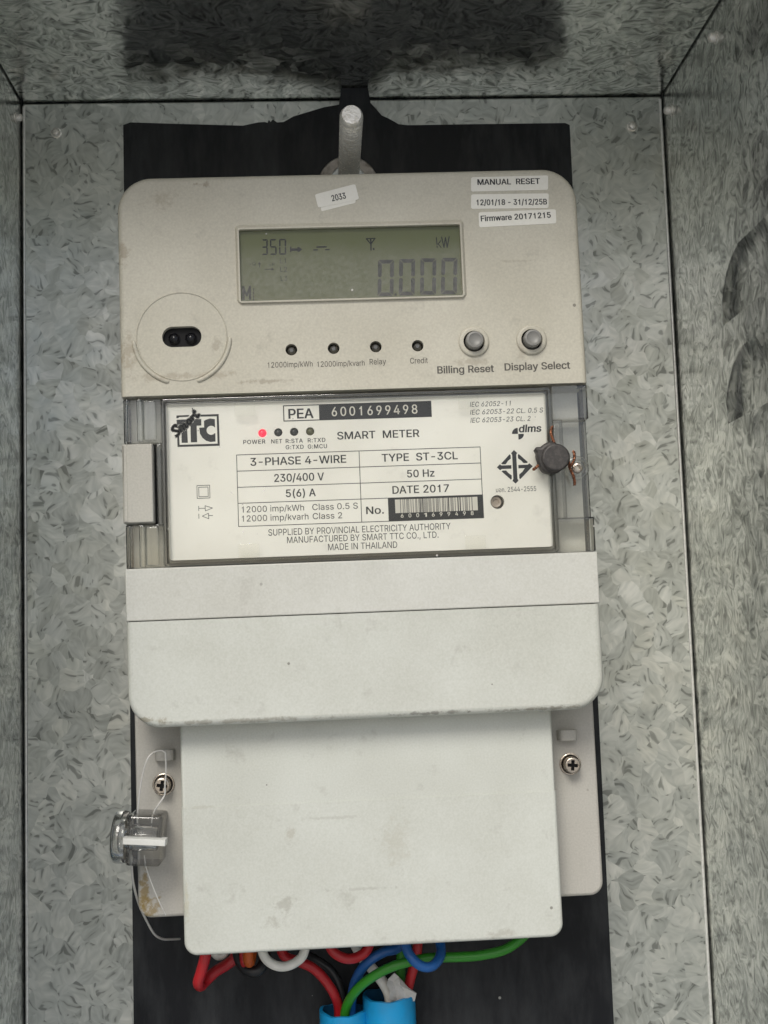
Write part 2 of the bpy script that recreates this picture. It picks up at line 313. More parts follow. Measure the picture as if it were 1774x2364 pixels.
d 212 98,-4 82,-3 68,1 56,8 44,17 35,29 27,42 22,58 18,75 17,94 18,113 22,131 27,146 35,160 45,171 56,180 69,187 83,191 98,192 109,192 118,190 126,186 133,182 139,178 144,173 147,168 151,164 153,160 155,160 155,254 186,254 186,0 156,0 156,29 153,29 151,25 147,21 143,16 139,11 133,6 126,2 118,-1 109,-3|102,23 113,24 123,27 132,32 139,39 145,48 150,58 153,69 155,81 156,95 155,108 153,120 150,131 145,141 139,149 132,156 123,161 113,164 102,165 91,164 81,161 72,156 65,149 59,140 54,131 51,120 49,108 48,95 49,82 51,70 54,58 59,48 65,40 73,33 81,28 91,24
e 202 106,-4 88,-3 73,1 58,8 46,17 36,29 28,42 22,58 18,75 17,93 18,112 22,129 28,145 36,159 46,170 58,180 71,187 86,191 103,192 113,192 123,190 133,187 142,183 151,177 160,170 167,162 173,152 179,141 182,128 185,113 186,97 186,85 37,85 37,110 169,110 155,101 154,113 152,124 149,134 144,143 138,151 131,157 123,161 113,164 103,165 92,164 82,161 73,157 66,151 59,143 54,135 51,125 49,116 48,105 48,89 49,75 51,64 55,53 61,44 67,37 76,31 85,26 95,24 106,23 114,23 120,25 127,26 133,29 138,32 143,36 147,41 150,47 153,53 182,45 179,36 174,27 168,20 160,13 151,7 141,2 130,-1 119,-3
g 213 103,-75 90,-75 78,-73 67,-70 57,-66 49,-61 41,-55 35,-49 30,-42 25,-35 51,-20 54,-24 57,-29 61,-33 65,-37 71,-41 77,-44 85,-47 93,-48 103,-49 118,-47 130,-44 141,-38 149,-29 154,-17 156,-3 156,34 153,34 150,30 147,26 143,21 139,16 133,12 126,8 118,5 109,3 97,2 83,4 69,7 56,13 45,22 35,32 28,45 22,60 18,77 17,96 18,114 22,131 27,147 35,160 45,171 56,180 69,187 83,191 98,192 109,192 119,190 127,186 134,182 139,178 144,173 148,168 151,164 154,159 157,159 157,190 186,190 186,-4 185,-20 181,-33 175,-45 167,-54 157,-62 145,-68 132,-72 118,-74|102,30 113,30 123,33 132,38 139,44 145,51 150,61 153,71 156,83 156,96 156,109 153,121 150,132 145,141 139,150 132,156 123,161 114,164 102,165 91,164 81,161 73,156 65,149 59,141 54,131 51,120 49,109 48,96 49,84 51,72 54,61 59,52 65,44 73,38 81,33 91,30
h 205 57,113 57,0 26,0 26,254 57,254 57,144 51,144 58,159 66,172 76,181 87,187 100,191 114,192 126,191 137,189 148,184 157,178 164,170 170,160 175,149 178,135 179,120 179,0 148,0 148,118 147,131 143,143 136,152 128,159 117,163 105,165 96,164 88,162 80,159 74,154 68,148 63,141 60,133 58,124
i 83 26,0 26,190 57,190 57,0|42,221 36,222 31,224 27,227 23,231 21,236 21,242 21,247 23,252 27,256 31,259 36,261 42,262 47,261 52,259 57,256 60,252 62,247 63,242 62,236 60,231 57,227 52,224 47,222
k 190 55,68 55,106 60,106 142,190 180,190 92,100 89,100|26,0 26,254 57,254 57,0|147,0 74,93 96,114 186,0
l 84 26,0 57,0 57,268 26,268
m 305 26,0 26,190 56,190 56,148 54,148 57,157 61,166 66,173 72,179 79,184 86,188 94,191 102,193 110,193 123,192 134,187 144,180 151,171 157,160 160,147 156,147 159,156 163,164 169,172 175,178 182,183 190,187 199,191 208,192 218,193 229,192 239,190 249,186 257,180 264,173 270,164 275,154 278,141 278,128 278,0 248,0 248,127 247,139 243,149 236,156 228,161 219,164 209,165 201,165 194,163 187,160 181,156 177,151 173,145 170,139 168,131 168,124 168,0 137,0 137,130 136,140 132,148 126,156 119,161 110,164 100,165 92,165 85,163 79,160 73,156 67,151 63,145 60,137 58,129 57,119 57,0
n 205 57,113 57,0 26,0 26,190 56,190 56,144 51,144 58,159 66,172 76,181 87,187 100,191 114,192 126,191 137,189 147,184 156,178 164,170 170,160 175,149 178,135 179,120 179,0 148,0 148,118 147,131 143,143 136,152 128,159 117,163 105,165 96,164 88,162 80,159 74,154 68,148 63,141 60,133 58,124
o 208 104,-4 87,-3 72,1 58,8 46,17 36,29 28,43 22,58 18,75 17,94 18,113 22,130 28,146 36,159 46,171 58,180 72,187 87,191 104,192 120,191 136,187 149,180 161,171 171,159 180,146 186,130 189,113 191,94 189,75 186,58 180,43 171,29 161,17 149,8 136,1 120,-3|104,23 116,24 126,28 135,33 143,40 149,49 154,59 157,70 159,81 160,94 159,106 157,118 154,129 149,139 143,148 135,155 126,161 116,164 104,165 92,164 81,161 73,155 65,148 59,139 54,129 51,118 49,106 48,94 49,81 51,70 54,59 59,49 65,40 73,33 81,28 92,24
p 212 26,-71 26,190 56,190 56,160 59,160 62,164 65,168 69,173 73,178 79,182 86,186 94,190 103,192 115,192 130,191 144,187 156,180 168,171 177,160 185,146 191,131 194,113 195,94 194,75 191,58 185,42 177,29 168,17 157,8 144,1 130,-3 115,-4 104,-3 94,-1 86,2 79,6 74,11 69,16 65,21 62,25 59,29 57,29 57,-71|110,23 121,24 131,28 140,33 147,40 153,48 158,58 161,70 163,82 164,95 163,108 161,120 158,131 153,140 147,149 140,156 131,161 121,164 110,165 99,164 89,161 81,156 73,149 67,141 62,131 59,120 57,108 56,95 57,81 59,69 63,58 67,48 73,39 81,32 89,27 99,24
r 130 26,0 26,190 56,190 56,160 58,160 62,169 68,177 76,184 85,188 96,191 107,192 109,192 112,192 115,192 117,192 120,192 122,192 122,161 120,161 118,162 115,162 111,163 107,163 103,163 95,162 87,160 80,157 73,153 67,148 63,142 60,135 58,127 57,118 57,0
s 182 91,-4 78,-3 67,-2 56,2 46,6 38,12 31,19 25,27 21,37 18,47 47,53 50,44 55,36 62,30 70,26 80,24 91,23 103,24 113,26 122,31 129,37 133,44 134,51 133,58 131,63 127,68 122,72 115,75 106,78 75,85 59,90 46,96 36,104 29,113 25,124 23,137 24,147 27,157 33,166 39,173 48,180 58,185 69,189 81,191 94,192 106,192 117,190 127,186 136,182 143,176 149,170 155,162 159,154 162,145 134,139 131,146 127,152 121,158 114,163 105,165 94,166 83,165 74,163 65,158 59,153 56,146 54,139 55,132 58,126 62,122 68,118 76,114 86,111 115,105 131,100 143,93 153,86 160,76 164,66 166,53 165,43 161,33 156,24 149,16 140,9 130,3 118,-1 105,-3
t 114 102,190 102,164 3,164 3,190|32,236 63,236 63,49 64,41 65,35 68,31 72,27 78,26 85,25 87,25 90,25 93,26 96,26 98,26 101,27 107,1 103,0 100,-1 96,-1 92,-2 88,-2 84,-2 69,-1 56,4 46,11 38,20 34,32 32,46
v 195 81,0 9,190 42,190 83,78 87,66 90,55 93,43 97,32 100,21 103,10 92,10 95,21 98,32 101,43 105,55 108,66 112,78 152,190 186,190 113,0
w 284 69,0 11,190 44,190 67,107 70,95 73,82 77,68 80,54 84,38 88,21 82,21 86,37 89,53 93,67 96,81 100,94 103,107 126,190 158,190 181,107 184,95 187,82 191,68 194,53 198,37 201,21 196,21 199,37 203,53 206,68 210,81 213,95 217,107 240,190 272,190 215,0 184,0 159,86 157,95 155,104 152,112 150,122 148,131 145,140 143,150 141,159 138,169 145,169 143,159 141,150 138,140 136,131 134,121 131,112 129,103 126,94 124,86 99,0
y 195 24,-69 31,-43 36,-44 41,-45 47,-45 52,-44 57,-43 61,-41 65,-37 69,-32 72,-26 75,-18 81,-1 9,190 42,190 83,78 87,66 90,55 93,43 96,32 100,21 103,10 92,10 95,21 98,32 101,43 104,55 108,66 112,78 153,190 186,190 102,-29 98,-38 93,-47 88,-54 83,-59 76,-64 70,-68 62,-70 54,-72 46,-73 41,-72 36,-72 32,-72 29,-71 26,-70
z 190 21,0 21,23 127,160 127,161 24,161 24,190 166,190 166,165 63,30 63,28 169,28 169,0
ม 213 120,-3 106,-2 93,0 81,5 72,12 64,20 59,30 58,30 56,0 31,0 31,190 62,190 62,80 62,69 64,59 68,50 72,42 78,35 85,30 94,26 103,23 113,23 126,24 136,27 144,33 149,42 153,52 154,65 154,190 185,190 185,63 184,48 181,36 177,25 171,16 164,9 155,4 144,0 133,-3
อ 199 95,-3 72,-1 54,5 39,16 29,32 23,52 21,78 21,82 21,87 21,93 22,98 22,104 23,109 95,109 95,85 52,85 52,78 52,64 54,53 57,44 60,36 65,30 71,26 78,24 86,22 95,21 105,22 114,24 122,27 129,32 135,40 139,49 143,61 145,76 146,94 145,110 143,124 140,136 136,146 130,154 122,160 112,164 101,167 88,168 80,168 73,167 66,166 59,164 53,163 46,160 40,158 33,155 27,151 27,180 32,182 38,185 44,187 51,189 58,190 66,192 74,193 83,193 92,193 111,192 127,188 141,181 152,172 162,160 169,146 173,131 176,113 177,94 176,74 174,57 169,41 163,28 154,17 143,8 130,2 114,-2
ก 208 26,0 26,66 27,79 31,90 36,98 43,104 51,108 61,111 61,112 23,127 23,138 24,148 27,157 32,165 39,173 48,180 59,186 72,190 85,193 101,193 115,193 128,190 140,187 151,181 161,174 169,166 175,155 179,142 180,128 180,0 149,0 149,125 148,139 143,150 135,158 125,163 113,167 101,168 87,167 76,164 67,159 60,153 56,145 54,137 92,118 89,101 81,100 73,97 67,93 61,86 58,77 57,66 57,0"""
GL = {}
for _l in GLYPHS.split('\n'):
    _c, _a, _e = _l.split(' ', 2)
    GL[_c] = (int(_a), [[tuple(map(int, p.split(','))) for p in lp_.split(' ')] for lp_ in _e.split('|')])
def _area(L): return sum(a[0] * b[1] - b[0] * a[1] for a, b in zip(L, L[1:] + L[:1])) / 2
def _inside(p, L):
    r = False
    for a, b in zip(L, L[1:] + L[:1]):
        if (a[1] > p[1]) != (b[1] > p[1]) and p[0] < (b[0] - a[0]) * (p[1] - a[1]) / (b[1] - a[1]) + a[0]: r = not r
    return r
_gc = {}
def glyph(ch):
    if ch in _gc: return _gc[ch]
    loops = GL[ch][1]
    sgn = _area(max(loops, key=lambda L: abs(_area(L)))) > 0
    outs, holes = [], []
    for L in loops:
        (outs if (_area(L) > 0) == sgn else holes).append(L if _area(L) > 0 else L[::-1])
    vs, fs = [], []
    for o in outs:
        hs_ = [h for h in holes if _inside(h[0], o)]
        pts, edges, faces = [], [], []
        for L in [o] + hs_:
            k = len(pts)
            pts += [Vector((x / 500, y / 500)) for x, y in L]
            edges += [(k + i, k + (i + 1) % len(L)) for i in range(len(L))]
            faces.append(list(range(k, k + len(L))) if L is o else list(reversed(range(k, k + len(L)))))
        r = geometry.delaunay_2d_cdt(pts, edges, [], 0, 1e-6)
        off = len(vs)
        vs += [(p.x, p.y) for p in r[0]]
        for f in r[2]:
            c = sum((Vector(r[0][i]) for i in f), Vector((0, 0))) / len(f) * 500
            if not _inside(c, o) or any(_inside(c, h) for h in hs_): continue
            f = list(f)
            if (r[0][f[1]] - r[0][f[0]]).cross(r[0][f[2]] - r[0][f[0]]) < 0: f.reverse()
            fs.append(tuple(q + off for q in f))
    _gc[ch] = (vs, fs)
    return vs, fs
def glyphs(txt, shear=0.0, space=1.0):
    vs, fs, x = [], [], 0.0
    for ch in txt:
        if ch == ' ':
            x += 100 / 500 * space; continue
        gv, gf = glyph(ch)
        off = len(vs)
        vs += [(a + b * shear + x, b) for a, b in gv]
        fs += [tuple(i + off for i in f) for f in gf]
        x += GL[ch][0] / 500 + (space - 1.0) * 0.5
    return vs, fs
CAPH = 0.508
def text(mb, txt, pl, pr, cap, w, bold=0.0, shear=0.0, space=1.0, tilt=False):
    """pl, pr: photograph pixels of the left and right end of the baseline; cap: capital height in pixels; bold: stroke gain in em"""
    vs, fs = glyphs(txt, shear, space)
    (ua, va), (ub, vb) = mu(pl[0], pl[1], w), mu(pr[0], pr[1], w)
    x0, x1 = min(p[0] for p in vs), max(p[0] for p in vs)
    sy = cap * mscale(pl[0], pl[1], w) / CAPH
    if tilt:
        d = Vector((ub - ua, vb - va)); L = d.length; d.normalize()
        o = Vector((ua, va))
    else:
        d = Vector((1, 0)); L = ub - ua; o = Vector((ua, (va + vb) / 2))
    nrm = Vector((-d.y, d.x))
    sx = L / (x1 - x0 + 2 * bold)
    strikes = [(0.0, 0.0)] if bold <= 0 else [(0, 0), (-bold, 0), (bold, 0), (0, bold * .45), (0, -bold * .45), (-bold * .7, bold * .4), (bold * .7, bold * .4), (-bold * .7, -bold * .4), (bold * .7, -bold * .4)]
    for k, (ox, oy) in enumerate(strikes):
        mb.add([(*(o + d * ((x - x0 + bold + ox) * sx) + nrm * (y * (1 - bold) + oy + bold * .25) * sy), w + k * 2e-6) for x, y in vs], fs)

# ------------------------------------------------------------------ materials
def new_mat(name):
    m = bpy.data.materials.new(name)
    m.use_nodes = True
    t = m.node_tree
    return m, t, t.nodes['Principled BSDF']
def node(t, typ, ins=None, **kw):
    n = t.nodes.new(typ)
    for k, v in kw.items(): setattr(n, k, v)
    for k, v in (ins or {}).items():
        if isinstance(v, bpy.types.NodeSocket): t.links.new(v, n.inputs[k])
        else: n.inputs[k].default_value = v
    return n
def ramp(t, fac, stops):
    n = t.nodes.new('ShaderNodeValToRGB')
    e = n.color_ramp.elements
    while len(e) > 1: e.remove(e[-1])
    e[0].position = stops[0][0]; e[0].color = col(stops[0][1])
    for p, c in stops[1:]:
        x = e.new(p); x.color = col(c)
    t.links.new(fac, n.inputs[0])
    return n.outputs[0]
def col(c): return (c, c, c, 1) if isinstance(c, (int, float)) else (*c, 1)
def mixc(t, fac, a, b, mode='MIX'):
    n = t.nodes.new('ShaderNodeMix'); n.data_type = 'RGBA'; n.blend_type = mode
    for i, v in ((0, fac), (6, a), (7, b)):
        if isinstance(v, bpy.types.NodeSocket): t.links.new(v, n.inputs[i])
        elif i == 0: n.inputs[0].default_value = v
        else: n.inputs[i].default_value = col(v)
    return n.outputs[2]
def math_(t, op, a, b=0.5, c=None):
    n = t.nodes.new('ShaderNodeMath'); n.operation = op
    for i, v in enumerate((a, b, c)):
        if v is None: continue
        if isinstance(v, bpy.types.NodeSocket): t.links.new(v, n.inputs[i])
        else: n.inputs[i].default_value = v
    return n.outputs[0]
def simple(name, c, rough=0.5, metal=0.0, spec=0.5, emit=None, es=0.0, coat=0.0):
    m, t, b = new_mat(name)
    b.inputs['Base Color'].default_value = col(c)
    b.inputs['Roughness'].default_value = rough
    b.inputs['Metallic'].default_value = metal
    b.inputs['Specular IOR Level'].default_value = spec
    b.inputs['Coat Weight'].default_value = coat
    if emit:
        b.inputs['Emission Color'].default_value = col(emit); b.inputs['Emission Strength'].default_value = es
    return m

def m_galv(name, axis, rough=0.30, seed=0.0, lo=0.50, hi=0.64, tilt=0.05, metal=0.74, contrast=1.0):
    """hot-dip zinc: crystals that each lie their own way, with straw-like strokes and dark flecks along them"""
    m, t, b = new_mat(name)
    tc = node(t, 'ShaderNodeTexCoord')
    P = node(t, 'ShaderNodeMapping', {'Vector': tc.outputs['Object'], 'Location': (seed, seed * 1.7, seed * 0.3)}).outputs[0]
    n1 = node(t, 'ShaderNodeTexNoise', {'Vector': P, 'Scale': 110.0, 'Detail': 1.0})
    off = node(t, 'ShaderNodeVectorMath', {0: n1.outputs['Color'], 1: (0.5, 0.5, 0.5)}, operation='SUBTRACT')
    sca = node(t, 'ShaderNodeVectorMath', {0: off.outputs[0], 'Scale': 0.007}, operation='SCALE')
    D = node(t, 'ShaderNodeVectorMath', {0: P, 1: sca.outputs[0]}, operation='ADD').outputs[0]
    va = node(t, 'ShaderNodeTexVoronoi', {'Vector': D, 'Scale': 150.0})
    ca = node(t, 'ShaderNodeSeparateColor', {0: va.outputs['Color']})
    rot = node(t, 'ShaderNodeVectorRotate', {'Vector': D, 'Center': va.outputs['Position'], 'Axis': axis, 'Angle': math_(t, 'MULTIPLY', ca.outputs[0], 6.283)}, rotation_type='AXIS_ANGLE')
    st = tuple(0.20 if k == (0 if axis[0] == 0 else 2) else 1.0 for k in range(3))
    S = node(t, 'ShaderNodeMapping', {'Vector': rot.outputs[0], 'Scale': st}).outputs[0]
    sn = node(t, 'ShaderNodeTexNoise', {'Vector': S, 'Scale': 540.0, 'Detail': 1.0})
    big = node(t, 'ShaderNodeTexNoise', {'Vector': P, 'Scale': 26.0, 'Detail': 2.0})
    fl = ramp(t, sn.outputs['Fac'], [(0.29, 1.0), (0.33, 0.8), (0.37, 0.0)])
    v = math_(t, 'ADD', math_(t, 'MULTIPLY', ca.outputs[2], 0.30), math_(t, 'ADD', math_(t, 'MULTIPLY', big.outputs['Fac'], 0.42), math_(t, 'MULTIPLY', math_(t, 'SUBTRACT', sn.outputs['Fac'], 0.5), 0.82 * contrast)))
    mid = (lo + hi) / 2
    base = ramp(t, v, [(0.05, (lo * 0.78, lo * 0.81, lo * 0.75)), (0.36, (mid * 0.965, mid, mid * 0.935)), (0.68, (hi * 1.10, hi * 1.11, hi * 1.04))])
    base = mixc(t, math_(t, 'MULTIPLY', fl, 0.55), base, (0.13, 0.135, 0.125))
    t.links.new(base, b.inputs['Base Color'])
    b.inputs['Metallic'].default_value = metal
    t.links.new(math_(t, 'ADD', math_(t, 'MULTIPLY', ca.outputs[1], 0.12), rough), b.inputs['Roughness'])
    geo = node(t, 'ShaderNodeNewGeometry')
    tl = node(t, 'ShaderNodeVectorMath', {0: va.outputs['Color'], 1: (0.5, 0.5, 0.5)}, operation='SUBTRACT')
    ts = node(t, 'ShaderNodeVectorMath', {0: tl.outputs[0], 'Scale': tilt}, operation='SCALE')
    ts2 = node(t, 'ShaderNodeVectorMath', {0: off.outputs[0], 'Scale': tilt * 2.0}, operation='SCALE')
    nn = node(t, 'ShaderNodeVectorMath', {0: geo.outputs['Normal'], 1: ts.outputs[0]}, operation='ADD')
    nn = node(t, 'ShaderNodeVectorMath', {0: nn.outputs[0], 1: ts2.outputs[0]}, operation='ADD')
    nn = node(t, 'ShaderNodeVectorMath', {0: nn.outputs[0]}, operation='NORMALIZE')
    t.links.new(nn.outputs[0], b.inputs['Normal'])
    return m

def m_plastic(name, c, rough=0.42, dirt=0.5, seed=0.0, marks=()):
    """moulded plastic with faint mottling, specks and smudges; marks: (centre xyz, radii xyz, colour, strength)"""
    m, t, b = new_mat(name)
    tc = node(t, 'ShaderNodeTexCoord')
    P = node(t, 'ShaderNodeMapping', {'Vector': tc.outputs['Object'], 'Location': (seed, seed, seed)}).outputs[0]
    a = node(t, 'ShaderNodeTexNoise', {'Vector': P, 'Scale': 28.0, 'Detail': 2.0, 'Roughness': 0.6})
    g = node(t, 'ShaderNodeTexNoise', {'Vector': P, 'Scale': 1500.0, 'Detail': 0.0})
    sm = node(t, 'ShaderNodeTexNoise', {'Vector': P, 'Scale': 75.0, 'Detail': 4.0, 'Roughness': 0.75})
    vo = node(t, 'ShaderNodeTexVoronoi', {'Vector': P, 'Scale': 110.0, 'Randomness': 1.0})
    ra = node(t, 'ShaderNodeSeparateColor', {0: vo.outputs['Color']}).outputs[0]
    dot = math_(t, 'MULTIPLY', math_(t, 'LESS_THAN', vo.outputs['Distance'], math_(t, 'MULTIPLY', math_(t, 'SUBTRACT', ra, 0.80), 0.36)), dirt)
    base = mixc(t, ramp(t, a.outputs['Fac'], [(0.35, 0.0), (0.7, 1.0)]), tuple(k * 1.03 for k in c), tuple(k * f for k, f in zip(c, (0.93, 0.925, 0.91))))
    base = mixc(t, 0.10, base, g.outputs['Fac'], 'OVERLAY')
    base = mixc(t, math_(t, 'MULTIPLY', ramp(t, sm.outputs['Fac'], [(0.60, 0.0), (0.74, 1.0)]), 0.34 * dirt), base, (0.22, 0.20, 0.17))
    base = mixc(t, math_(t, 'MULTIPLY', dot, 0.75), base, (0.10, 0.085, 0.07))
    if marks: nz = node(t, 'ShaderNodeTexNoise', {'Vector': tc.outputs['Object'], 'Scale': 330.0, 'Detail': 4.0, 'Roughness': 0.7})
    for (ctr, rr, mc, st) in marks:
        s1 = node(t, 'ShaderNodeVectorMath', {0: tc.outputs['Object'], 1: ctr}, operation='SUBTRACT')
        s2 = node(t, 'ShaderNodeVectorMath', {0: s1.outputs[0], 1: rr}, operation='DIVIDE')
        ln = node(t, 'ShaderNodeVectorMath', {0: s2.outputs[0]}, operation='LENGTH')
        k = math_(t, 'ADD', ln.outputs['Value'], math_(t, 'MULTIPLY', math_(t, 'SUBTRACT', nz.outputs['Fac'], 0.5), 4.2))
        base = mixc(t, math_(t, 'MULTIPLY', ramp(t, k, [(0.35, 1.0), (1.0, 0.0)]), st), base, mc)
    t.links.new(base, b.inputs['Base Color'])
    b.inputs['Roughness'].default_value = rough
    b.inputs['Specular IOR Level'].default_value = 0.4
    return m

def m_pane(name, tint, refl=1.0, rough=0.03, dusty=0.0, painted_glare=None):
    """clear thin sheet: see-through with a Fresnel reflection and a film of dust"""
    m, t, b = new_mat(name)
    t.nodes.remove(b)
    out = t.nodes['Material Output']
    tr = node(t, 'ShaderNodeBsdfTransparent', {'Color': col(tint)})
    gl = node(t, 'ShaderNodeBsdfGlossy', {'Roughness': rough})
    fr = node(t, 'ShaderNodeFresnel', {'IOR': 1.5})
    m1 = node(t, 'ShaderNodeMixShader', {0: math_(t, 'MULTIPLY', fr.outputs[0], refl), 1: tr.outputs[0], 2: gl.outputs[0]})
    res = m1.outputs[0]
    if dusty > 0:
        tc = node(t, 'ShaderNodeTexCoord')
        nz = node(t, 'ShaderNodeTexNoise', {'Vector': tc.outputs['Object'], 'Scale': 90.0, 'Detail': 6.0, 'Roughness': 0.7})
        vo = node(t, 'ShaderNodeTexVoronoi', {'Vector': tc.outputs['Object'], 'Scale': 260.0})
        rnd = node(t, 'ShaderNodeSeparateColor', {0: vo.outputs['Color']}).outputs[0]
        dots = math_(t, 'MULTIPLY', math_(t, 'LESS_THAN', vo.outputs['Distance'], 0.10), math_(t, 'GREATER_THAN', rnd, 0.93))
        df = node(t, 'ShaderNodeBsdfDiffuse', {'Color': col((0.75, 0.73, 0.68))})
        k = math_(t, 'ADD', math_(t, 'MULTIPLY', ramp(t, nz.outputs['Fac'], [(0.4, 0.15), (0.75, 1.0)]), dusty), math_(t, 'MULTIPLY', dots, 0.6))
        if painted_glare:                    # glare painted as pale grainy haze below a ragged line: (height, softness, strength)
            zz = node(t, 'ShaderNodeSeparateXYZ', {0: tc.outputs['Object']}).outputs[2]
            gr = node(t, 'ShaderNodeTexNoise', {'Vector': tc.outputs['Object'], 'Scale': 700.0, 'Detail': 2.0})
            lv = math_(t, 'DIVIDE', math_(t, 'SUBTRACT', math_(t, 'ADD', painted_glare[0], math_(t, 'MULTIPLY', math_(t, 'SUBTRACT', nz.outputs['Fac'], 0.5), 0.007)), zz), painted_glare[1])
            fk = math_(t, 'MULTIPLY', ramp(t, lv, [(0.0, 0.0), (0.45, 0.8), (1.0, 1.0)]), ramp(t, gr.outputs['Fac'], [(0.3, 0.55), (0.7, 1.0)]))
            k = math_(t, 'ADD', k, math_(t, 'MULTIPLY', fk, painted_glare[2]))
        res = node(t, 'ShaderNodeMixShader', {0: k, 1: res, 2: df.outputs[0]}).outputs[0]
    t.links.new(res, out.inputs['Surface'])
    return m
def m_glass(name, c, rough=0.03, ior=1.45):
    m, t, b = new_mat(name)
    t.nodes.remove(b)
    g = node(t, 'ShaderNodeBsdfGlass', {'Color': col(c), 'Roughness': rough, 'IOR': ior})
    t.links.new(g.outputs[0], t.nodes['Material Output'].inputs['Surface'])
    return m
def m_wire(name, c, rough=0.38):
    m, t, b = new_mat(name)
    tc = node(t, 'ShaderNodeTexCoord')
    nz = node(t, 'ShaderNodeTexNoise', {'Vector': tc.outputs['Object'], 'Scale': 160.0, 'Detail': 4.0})
    base = mixc(t, ramp(t, nz.outputs['Fac'], [(0.4, 0.0), (0.75, 0.45)]), c, tuple(k * 0.55 + 0.03 for k in c))
    t.links.new(base, b.inputs['Base Color'])
    b.inputs['Roughness'].default_value = rough
    return m
def m_metal(name, c, rough=0.3, worn=(0.15, 0.13, 0.11), amt=0.5, scale=350.0, metal=1.0):
    m, t, b = new_mat(name)
    tc = node(t, 'ShaderNodeTexCoord')
    nz = node(t, 'ShaderNodeTexNoise', {'Vector': tc.outputs['Object'], 'Scale': scale, 'Detail': 5.0, 'Roughness': 0.7})
    k = ramp(t, nz.outputs['Fac'], [(0.45, 0.0), (0.68, amt)])
    t.links.new(mixc(t, k, c, worn), b.inputs['Base Color'])
    b.inputs['Metallic'].default_value = metal
    t.links.new(math_(t, 'ADD', math_(t, 'MULTIPLY', k, 0.3), rough), b.inputs['Roughness'])
    bp = node(t, 'ShaderNodeBump', {'Height': nz.outputs['Fac'], 'Strength': 0.3, 'Distance': 0.0003})
    t.links.new(bp.outputs[0], b.inputs['Normal'])
    return m
def m_board(name):
    m, t, b = new_mat(name)
    tc = node(t, 'ShaderNodeTexCoord')
    P = node(t, 'ShaderNodeMapping', {'Vector': tc.outputs['Object'], 'Scale': (1.0, 1.0, 0.25)}).outputs[0]
    nz = node(t, 'ShaderNodeTexNoise', {'Vector': P, 'Scale': 60.0, 'Detail': 7.0, 'Roughness': 0.7})
    vo = node(t, 'ShaderNodeTexVoronoi', {'Vector': tc.outputs['Object'], 'Scale': 120.0})
    rnd = node(t, 'ShaderNodeSeparateColor', {0: vo.outputs['Color']}).outputs[0]
    dots = math_(t, 'MULTIPLY', math_(t, 'LESS_THAN', vo.outputs['Distance'], 0.07), math_(t, 'GREATER_THAN', rnd, 0.9))
    base = mixc(t, ramp(t, nz.outputs['Fac'], [(0.42, 0.0), (0.75, 1.0)]), (0.0045, 0.0055, 0.008), (0.040, 0.043, 0.046))
    base = mixc(t, dots, base, (0.3, 0.3, 0.28))
    t.links.new(base, b.inputs['Base Color'])
    b.inputs['Roughness'].default_value = 0.5
    b.inputs['Specular IOR Level'].default_value = 0.3
    return m

GALV = m_galv('galvanised_steel', (0, 1, 0))
GALV2 = m_galv('galvanised_steel_wall', (1, 0, 0), rough=0.14, seed=3.1, lo=0.46, hi=0.78, metal=0.78, contrast=2.2)
GALV3 = m_galv('galvanised_steel_top', (0, 0, 1), rough=0.13, seed=5.7, lo=0.60, hi=0.92, metal=0.9, contrast=2.2)
EDGE = m_metal('steel_edge', (0.82, 0.82, 0.78), 0.3, (0.3, 0.3, 0.28), 0.3, 600, metal=0.5)
hm = [(tuple(tf_meter(*mu(470, 426), 0)), (0.0035, 0.004, 0.0014), (0.20, 0.15, 0.10), 0.55),
      (tuple(tf_meter(*mu(372, 462), 0)), (0.006, 0.004, 0.004), (0.28, 0.23, 0.16), 0.35),
      (tuple(tf_meter(*mu(283, 585), 0)), (0.0022, 0.004, 0.004), (0.26, 0.20, 0.13), 0.5),
      (tuple(tf_meter(*mu(296, 815), 0)), (0.0035, 0.004, 0.007), (0.28, 0.22, 0.15), 0.45),
      (tuple(tf_meter(*mu(420, 868), 0)), (0.020, 0.004, 0.0016), (0.26, 0.21, 0.15), 0.4),
      (tuple(tf_meter(*mu(500, 800), 0)), (0.002, 0.004, 0.003), (0.24, 0.20, 0.15), 0.4),
      (tuple(tf_meter(*mu(1094, 835), 0)), (0.007, 0.004, 0.0012), (0.30, 0.26, 0.20), 0.45),
      (tuple(tf_meter(*mu(1205, 815), 0)), (0.002, 0.004, 0.004), (0.30, 0.26, 0.20), 0.4),
      (tuple(tf_meter(*mu(1195, 602), 0)), (0.007, 0.004, 0.0006), (0.30, 0.26, 0.20), 0.35),
      (tuple(tf_meter(*mu(615, 880), 0)), (0.012, 0.004, 0.0008), (0.22, 0.18, 0.13), 0.45)]
BEIGE = m_plastic('aged_plastic', (0.515, 0.49, 0.41), 0.45, 0.9, 0.0, hm)
GREY = m_plastic('pale_plastic', (0.57, 0.57, 0.525), 0.45, 0.55, 2.3)
GREYD = m_plastic('tray_plastic', (0.60, 0.59, 0.54), 0.5, 0.3, 1.3)
LATCH = m_plastic('latch_plastic', (0.47, 0.455, 0.405), 0.45, 0.5, 4.4)
BTN = simple('button_grey', (0.22, 0.215, 0.20), 0.4)
WHITE = m_plastic('label_white', (0.95, 0.94, 0.865), 0.35, 0.35, 6.1)
PAPER = m_plastic('sticker_paper', (0.80, 0.785, 0.72), 0.5, 0.1, 8.8)
INK = simple('ink_black', (0.012, 0.014, 0.016), 0.45)
INKG = simple('ink_grey', (0.085, 0.078, 0.066), 0.5)
INKW = simple('ink_white', (0.70, 0.68, 0.60), 0.5)
DARK = simple('dark_window', (0.006, 0.006, 0.007), 0.35, spec=0.15)  # port window black, reused as painted shade in screw slots and latch gap
